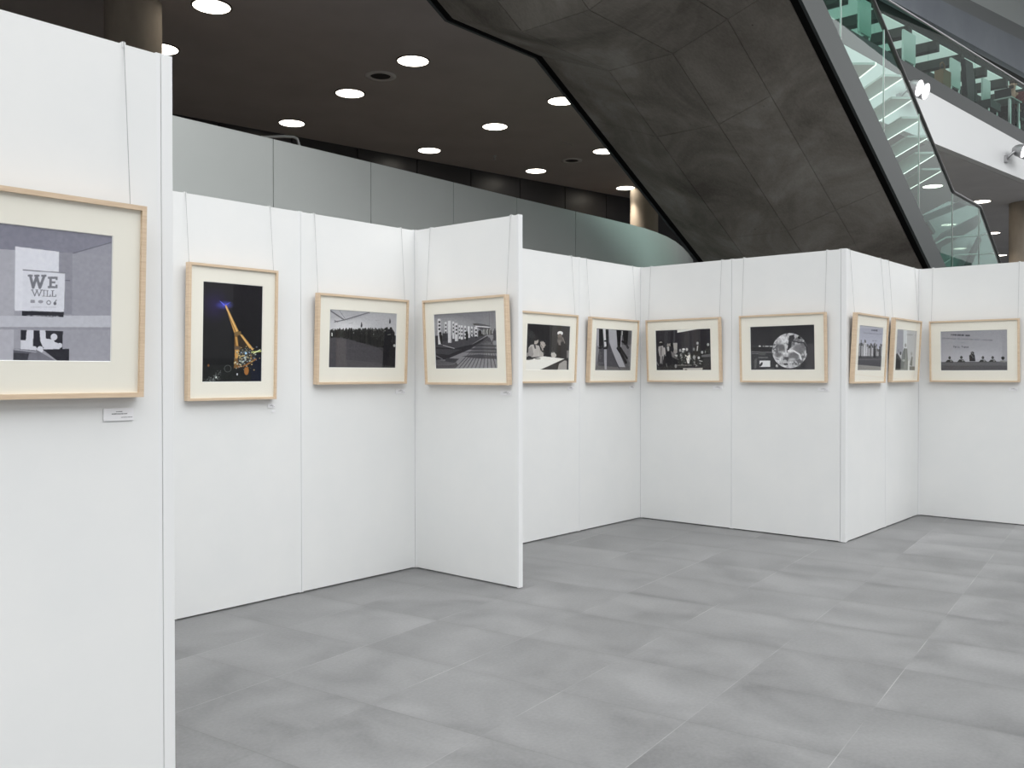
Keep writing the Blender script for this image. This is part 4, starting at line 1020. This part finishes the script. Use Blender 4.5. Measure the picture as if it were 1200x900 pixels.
def gxy(u, off):    # point on the gallery at plan coordinate u, set back by off
    s_ = (u - g0[0] - n_[0] * off) / d_[0]; return gp(s_, off)
gf.prism([gxy(9.8, .18), gxy(45, .18), gxy(45, 9.5), gxy(13.5, 9.5)], 6.85, 7.12); struct('floor_gallery', gf, M['innerwall'])
FZ = 7.12
bal = thing('gallery_balustrade', 'glass balustrade with thin pale rail along the upper gallery', 'balustrade', gp(10, .05) + (7.0,))
edges = [0.1, 2.05, 4.3, 6.6, 9.0, 11.5, 14.1, 17, 20, 24, 28, 32]
for a, b in zip(edges, edges[1:]):
    p, q = gp(a + .01, .05), gp(b - .01, .05); m = MB()
    m.wallbox(p, q, .014, gz(p[0], 7.20, -.0275), gz(p[0], 8.235, -.006), gz(q[0], 7.20, -.0275), gz(q[0], 8.235, -.006)); m.build('glass_pane', M['glass2'], bal)
p, q = gp(0, .057), gp(32, .057); MB().tube([(*p, gz(p[0], 8.24, -.006)), (*q, gz(q[0], 8.24, -.006))], .024, 10).build('handrail', M['alu'], bal)

# storey above: dark soffit, sloping grey bulkhead, parapet and pale wall
def up(m, t, f0, f1, ua=11.0, ub=44.0, off=3.0):
    p, q = gxy(ua, off), gxy(ub, off); return m.wallbox(p, q, t, f0(ua), f1(ua), f0(ub), f1(ub))
e0 = lambda u: 10.96 + .0288 * (u - 20.1)
e1 = lambda u: 11.77 + .073 * (u - 22.1)
e2 = lambda u: 12.40 + .079 * (u - 24.35)
struct('trim_3', up(MB(), .20, e0, e1), M['bulkhead'])
struct('trim_4', up(MB(), .14, e1, e2, off=3.06), M['bulkhead2'])
struct('wall_right', up(MB(), .14, e2, lambda u: 17.0, off=3.20), M['upperwall'])
sm = MB(); sm.hexa([(*gxy(11, 3.05), e0(11)), (*gxy(44, 3.05), e0(44)), (*gxy(44, 11), e0(44)), (*gxy(11, 11), e0(11)), (*gxy(11, 3.05), e0(11) + .1), (*gxy(44, 3.05), e0(44) + .1), (*gxy(44, 11), e0(44) + .1), (*gxy(11, 11), e0(11) + .1)])
struct('ceiling_upper', sm, M['soffit'])
iw = MB(); iw.wallbox(gxy(13, 9.4), gxy(45, 9.4), .2, FZ, 11.4); struct('wall_gallery', iw, M['innerwall'])


# coffered ceiling of the gallery room: pale panels between dark beams
cf = thing('ceiling_grid', 'pale green coffered ceiling with dark beams inside the upper gallery', 'ceiling grid', gxy(20, 6) + (10.4,)); cf['kind'] = 'thing'
m = MB()
a, b, c, d = gxy(13, 3.4), gxy(44, 3.4), gxy(44, 9.3), gxy(13, 9.3)
m.hexa([(*a, 10.62), (*b, 11.3), (*c, 11.3), (*d, 10.62), (*a, 10.66), (*b, 11.34), (*c, 11.34), (*d, 10.66)]); m.build('ceiling_panel', M['inner'], cf)
zc = lambda u: 10.62 + .0219 * (u - 13)
for u in np.arange(14, 43, 1.75):
    p, q = gxy(u, 3.3), gxy(u, 9.3); MB().wallbox(p, q, .30, zc(u) - .26, zc(u) - .005).build('beam', M['beam'], cf)
for off in (4.6, 6.8, 8.9):
    p, q = gxy(13, off), gxy(44, off); MB().wallbox(p, q, .28, zc(13) - .18, zc(13) - .006, zc(44) - .18, zc(44) - .006).build('cross_beam', M['beam'], cf)

# display boards, desk, person on the gallery
def board(u, off, w, z0, z1, label, ang=0.0):
    x, y = gxy(u, off); t = thing('notice_board', label, 'board', (x, y, FZ), math.atan2(d_[1], d_[0]) + ang, 'pale boards on the gallery')
    MB().box(-w / 2, w / 2, -.02, .02, z0 - FZ, z1 - FZ).build('panel', M['board'], t, world=False)
    for x_ in (-w / 2 + .04, w / 2 - .04):
        MB().tube([(x_, 0, 0), (x_, 0, z0 - FZ + .02)], .018, 8).build('leg', M['alu'], t, world=False)
        MB().box(x_ - .02, x_ + .02, -.2, .2, 0, .025).build('foot', M['alu'], t, world=False)
board(12.48, .55, .46, 7.76, 8.40, 'pale board on the gallery, seen through both the stair glass and the gallery glass')
board(14.57, .65, .55, 7.76, 8.36, 'pale standing board on the gallery just right of the stair handrail')
board(16.85, .65, .50, 7.74, 8.34, 'pale standing board on the gallery, between the brown bag and the tall dark chair')
board(18.60, .65, .46, 7.72, 8.30, 'pale standing board on the gallery, beside the desk with the laptop')

x, y = gxy(19.20, .80); ang = math.atan2(d_[1], d_[0])
dk = thing('office_desk', 'grey office desk behind the gallery glass at the right edge', 'desk', (x, y, FZ), ang - PI / 2)
MB().box(-.62, .62, -.33, .33, .72, .75).build('desktop', M['desk'], dk, world=False)
for x_ in (-.56, .56):
    for y_ in (-.27, .27): MB().box(x_ - .025, x_ + .025, y_ - .025, y_ + .025, 0, .72).build('leg', M['alu'], dk, world=False)
MB().box(-.5, .5, .24, .26, .32, .71).build('modesty_panel', M['dark'], dk, world=False)
x, y = gxy(19.20, .44)
lt = thing('laptop', 'dark open laptop on the gallery desk', 'laptop', (x, y, FZ + .75), ang - PI / 2)
MB().box(-.20, .16, -.06, .20, .001, .018).build('keyboard', M['dark'], lt, world=False)
m = MB(); m.hexa([(-.20, -.07, .012), (.16, -.07, .012), (.16, -.055, .012), (-.20, -.055, .012), (-.20, -.15, .27), (.16, -.15, .27), (.16, -.135, .275), (-.20, -.135, .275)]); m.build('screen', M['dark'], lt, world=False)

def skin_mesh(name, pts, edges, radii, m, parent, sub=2):
    me = bpy.data.meshes.new(name); me.from_pydata(pts, edges, []); o = bpy.data.objects.new(name, me); COL.objects.link(o)
    o.parent = parent; MATS[o.name] = MATS[parent.name].copy(); me.materials.append(m)
    md = o.modifiers.new('skin', 'SKIN')
    if not me.skin_vertices: me.attributes  # the modifier adds its own layer below
    import bmesh
    b = bmesh.new(); b.from_mesh(me); ly = b.verts.layers.skin.verify(); b.verts.ensure_lookup_table()
    for i, v in enumerate(b.verts):
        v[ly].radius = radii[i] if isinstance(radii[i], tuple) else (radii[i], radii[i]); v[ly].use_root = (i == 0)
    b.to_mesh(me); b.free()
    s2 = o.modifiers.new('sub', 'SUBSURF'); s2.levels = sub; s2.render_levels = sub
    return o
px_, py_ = gxy(19.74, .44)
pe = thing('person', 'person in a maroon jacket sitting behind a laptop on the gallery', 'person', (px_, py_, FZ), ang - PI / 2)
# sits facing -y (towards the atrium)
J = [(0, 0, .50), (0, -.02, .72), (0, -.04, .94), (0, -.05, 1.05), (0, -.07, 1.12), (0, -.09, 1.21), (0, -.08, 1.30),
     (-.19, -.04, .99), (-.25, -.16, .76), (-.14, -.42, .79), (-.12, -.50, .80), (.19, -.04, .99), (.25, -.16, .76), (.10, -.42, .79), (.08, -.50, .80),
     (-.10, -.02, .50), (-.12, -.44, .50), (-.12, -.46, .08), (-.12, -.58, .05), (.10, -.02, .50), (.12, -.44, .50), (.12, -.46, .08), (.12, -.58, .05)]
E_ = [(0, 1), (1, 2), (2, 3), (3, 4), (4, 5), (5, 6), (2, 7), (7, 8), (8, 9), (9, 10), (2, 11), (11, 12), (12, 13), (13, 14), (0, 15), (15, 16), (16, 17), (17, 18), (0, 19), (19, 20), (20, 21), (21, 22)]
Rr = [(.15, .12), (.13, .10), (.15, .10), .055, .052, (.078, .095), .062, .07, .05, .04, .035, .07, .05, .04, .035, .085, .06, .045, .035, .085, .06, .045, .035]
skin_mesh('body', J, E_, Rr, M['skin'], pe)
jk = [J[i] for i in (0, 1, 2, 7, 8, 9, 11, 12, 13)]
skin_mesh('jacket', jk, [(0, 1), (1, 2), (2, 3), (3, 4), (4, 5), (2, 6), (6, 7), (7, 8)], [(.17, .14), (.155, .12), (.175, .12), .085, .065, .055, .085, .065, .055], M['maroon'], pe)
tj = [(0, 0, .49)] + [J[i] for i in (15, 16, 17, 19, 20, 21)]
skin_mesh('trousers', tj, [(0, 1), (1, 2), (2, 3), (0, 4), (4, 5), (5, 6)], [(.16, .13), .10, .075, .06, .10, .075, .06], M['trousers'], pe)
MB().ball((0, -.055, 1.315), (.088, .100, .070)).build('hair', M['hair'], pe, world=False)
MB().ball((0, -.155, 1.185), (.058, .035, .045)).build('beard', M['hair'], pe, world=False)
for sx in (-1, 1): MB().ball((sx * .030, -.172, 1.262), (.010, .008, .007), 8, 6).build('eye', M['dark'], pe, world=False)
MB().ball((0, -.186, 1.235), (.013, .020, .024), 8, 6).build('nose', M['skin'], pe, world=False)
for sx in (-1, 1): MB().ball((sx * .084, -.085, 1.235), (.012, .022, .032), 8, 6).build('ear', M['skin'], pe, world=False)
ch = thing('office_chair', 'dark chair under the seated person on the gallery', 'chair', (px_, py_, FZ), ang - PI / 2)
MB().box(-.24, .24, -.24, .24, .33, .40).build('seat', M['dark'], ch, world=False); MB().box(-.22, .22, .20, .25, .45, .95).build('backrest', M['dark'], ch, world=False)
for a_, b_ in ((-.2, -.2), (.2, -.2), (-.2, .2), (.2, .2)): MB().tube([(a_, b_, 0), (a_ * .9, b_ * .9, .33)], .018, 8).build('leg', M['alu'], ch, world=False)
x2, y2 = gxy(17.98, .50)
sc_ = thing('lounge_chair', 'tall dark high-backed chair between two pale boards on the gallery', 'chair', (x2, y2, FZ), ang)
MB().prism([(-.30, -.28), (.30, -.28), (.34, .26), (.2, .32), (-.2, .32), (-.34, .26)], .28, .46).build('seat', M['dark'], sc_, world=False)
m = MB(); m.hexa([(-.34, .18, .40), (.34, .18, .40), (.30, .32, .40), (-.30, .32, .40), (-.27, .28, 1.50), (.17, .28, 1.50), (.15, .38, 1.50), (-.25, .38, 1.50)]); m.build('backrest', M['dark'], sc_, world=False)
for a_, b_ in ((-.24, -.22), (.24, -.22), (-.24, .24), (.24, .24)): MB().tube([(a_, b_, 0), (a_, b_, .29)], .02, 8).build('leg', M['alu'], sc_, world=False)
x3, y3 = gxy(16.12, .62)
bg = thing('shoulder_bag', 'brown bag on the gallery floor next to the pale standing board', 'bag', (x3, y3, FZ), ang)
MB().prism([(-.2, -.10), (.2, -.10), (.17, .10), (-.17, .10)], 0.0, .80).build('bag_body', M['brownbag'], bg, world=False)
MB().tube([(-.12, 0, .79), (-.1, 0, .95), (0, 0, 1.0), (.1, 0, .95), (.12, 0, .79)], .015, 8).build('strap', M['brownbag'], bg, world=False)

# twin spotlights on the fascia
def spot(u, z, label):
    x, y = gxy(u, 0); t = thing('spotlight', label, 'spotlight', (x, y, z), ang, 'twin spotlights on the white gallery front')
    MB().box(-.10, .04, -.06, .0, -.16, -.02).build('bracket', M['lampbody'], t, world=False)
    MB().tube([(-.04, -.04, -.08), (-.04, -.16, .02), (.06, -.20, .10), (.30, -.20, .10)], .028, 8).build('arm', M['lampbody'], t, world=False)
    for i, x_ in enumerate((.12, .40)):
        h = MB(); c = Vector((x_, -.20, .10)); dr = Vector((.10, -.85, -.30)).normalized()
        h.tube([c + dr * -.10, c + dr * -.06, c, c + dr * .13], [.05, .10, .13, .15], 16, True); ho = h.build('lamp_head', M['lampbody'], t, world=False)
        l = MB(); l.tube([c + dr * .128, c + dr * .142, c + dr * .150], [.140, .134, .05], 16, True); l.build('lens', M['lamp'], t, world=False).parent = ho
spot(12.62, 6.58, 'twin white spotlight on the gallery front, behind the stair handrail')
spot(17.9, 6.32, 'twin white spotlight on the gallery front at the right edge')

# ------------------------------------------------------------------ daylight, camera
w = bpy.data.worlds.new('sky'); S.world = w; w.use_nodes = True; nt = w.node_tree; bgn = nt.nodes['Background']
tc = N(nt, 'ShaderNodeTexCoord'); sp = N(nt, 'ShaderNodeSeparateXYZ'); nt.links.new(tc.outputs['Generated'], sp.inputs[0])
elev = ramp(nt, sp.outputs[2], [(0.0, (.10, .102, .103, 1)), (.18, (.35, .355, .358, 1)), (.4, (.88, .89, .89, 1)), (.7, (1.02, 1.03, 1.03, 1)), (1.0, (1.05, 1.06, 1.06, 1))])
dirn = math_n(nt, 'ADD', math_n(nt, 'MULTIPLY', sp.outputs[1], -.22), math_n(nt, 'MULTIPLY', sp.outputs[0], .24))
k_ = math_n(nt, 'ADD', dirn, 1.0); cc_ = N(nt, 'ShaderNodeCombineColor')
for q_ in range(3): nt.links.new(k_, cc_.inputs[q_])
nt.links.new(mixc(nt, 1.0, elev, cc_.outputs[0], 'MULTIPLY'), bgn.inputs[0]); bgn.inputs[1].default_value = 1.55

f, pitch, roll, yaw = 1055.56, -.01026, -.00077, .85864
cx, cy, chh = -4.5712, -4.8956, 1.4312
fx = Vector((math.sin(yaw), math.cos(yaw), 0)); rx = Vector((math.cos(yaw), -math.sin(yaw), 0)); upv = Vector((0, 0, 1))
F = fx * math.cos(pitch) + upv * math.sin(pitch); U = upv * math.cos(pitch) - fx * math.sin(pitch)
R2 = rx * math.cos(roll) + U * math.sin(roll); U2 = U * math.cos(roll) - rx * math.sin(roll)
cam = bpy.data.cameras.new('camera'); co = bpy.data.objects.new('camera', cam); COL.objects.link(co)
cam.sensor_width = 36; cam.lens = 36 * f / 1200; cam.clip_end = 300
mw = Matrix((R2, U2, -F)).transposed().to_4x4(); mw.translation = (cx, cy, chh); co.matrix_world = mw
S.camera = co
S.view_settings.view_transform = 'Standard'; S.view_settings.look = 'None'; S.view_settings.exposure = 0.84; S.view_settings.gamma = 1.0
S.view_settings.use_curve_mapping = False
S.cycles.max_bounces = 8; S.cycles.diffuse_bounces = 4; S.cycles.glossy_bounces = 4; S.cycles.transparent_max_bounces = 16
S.cycles.sample_clamp_indirect = 6.0
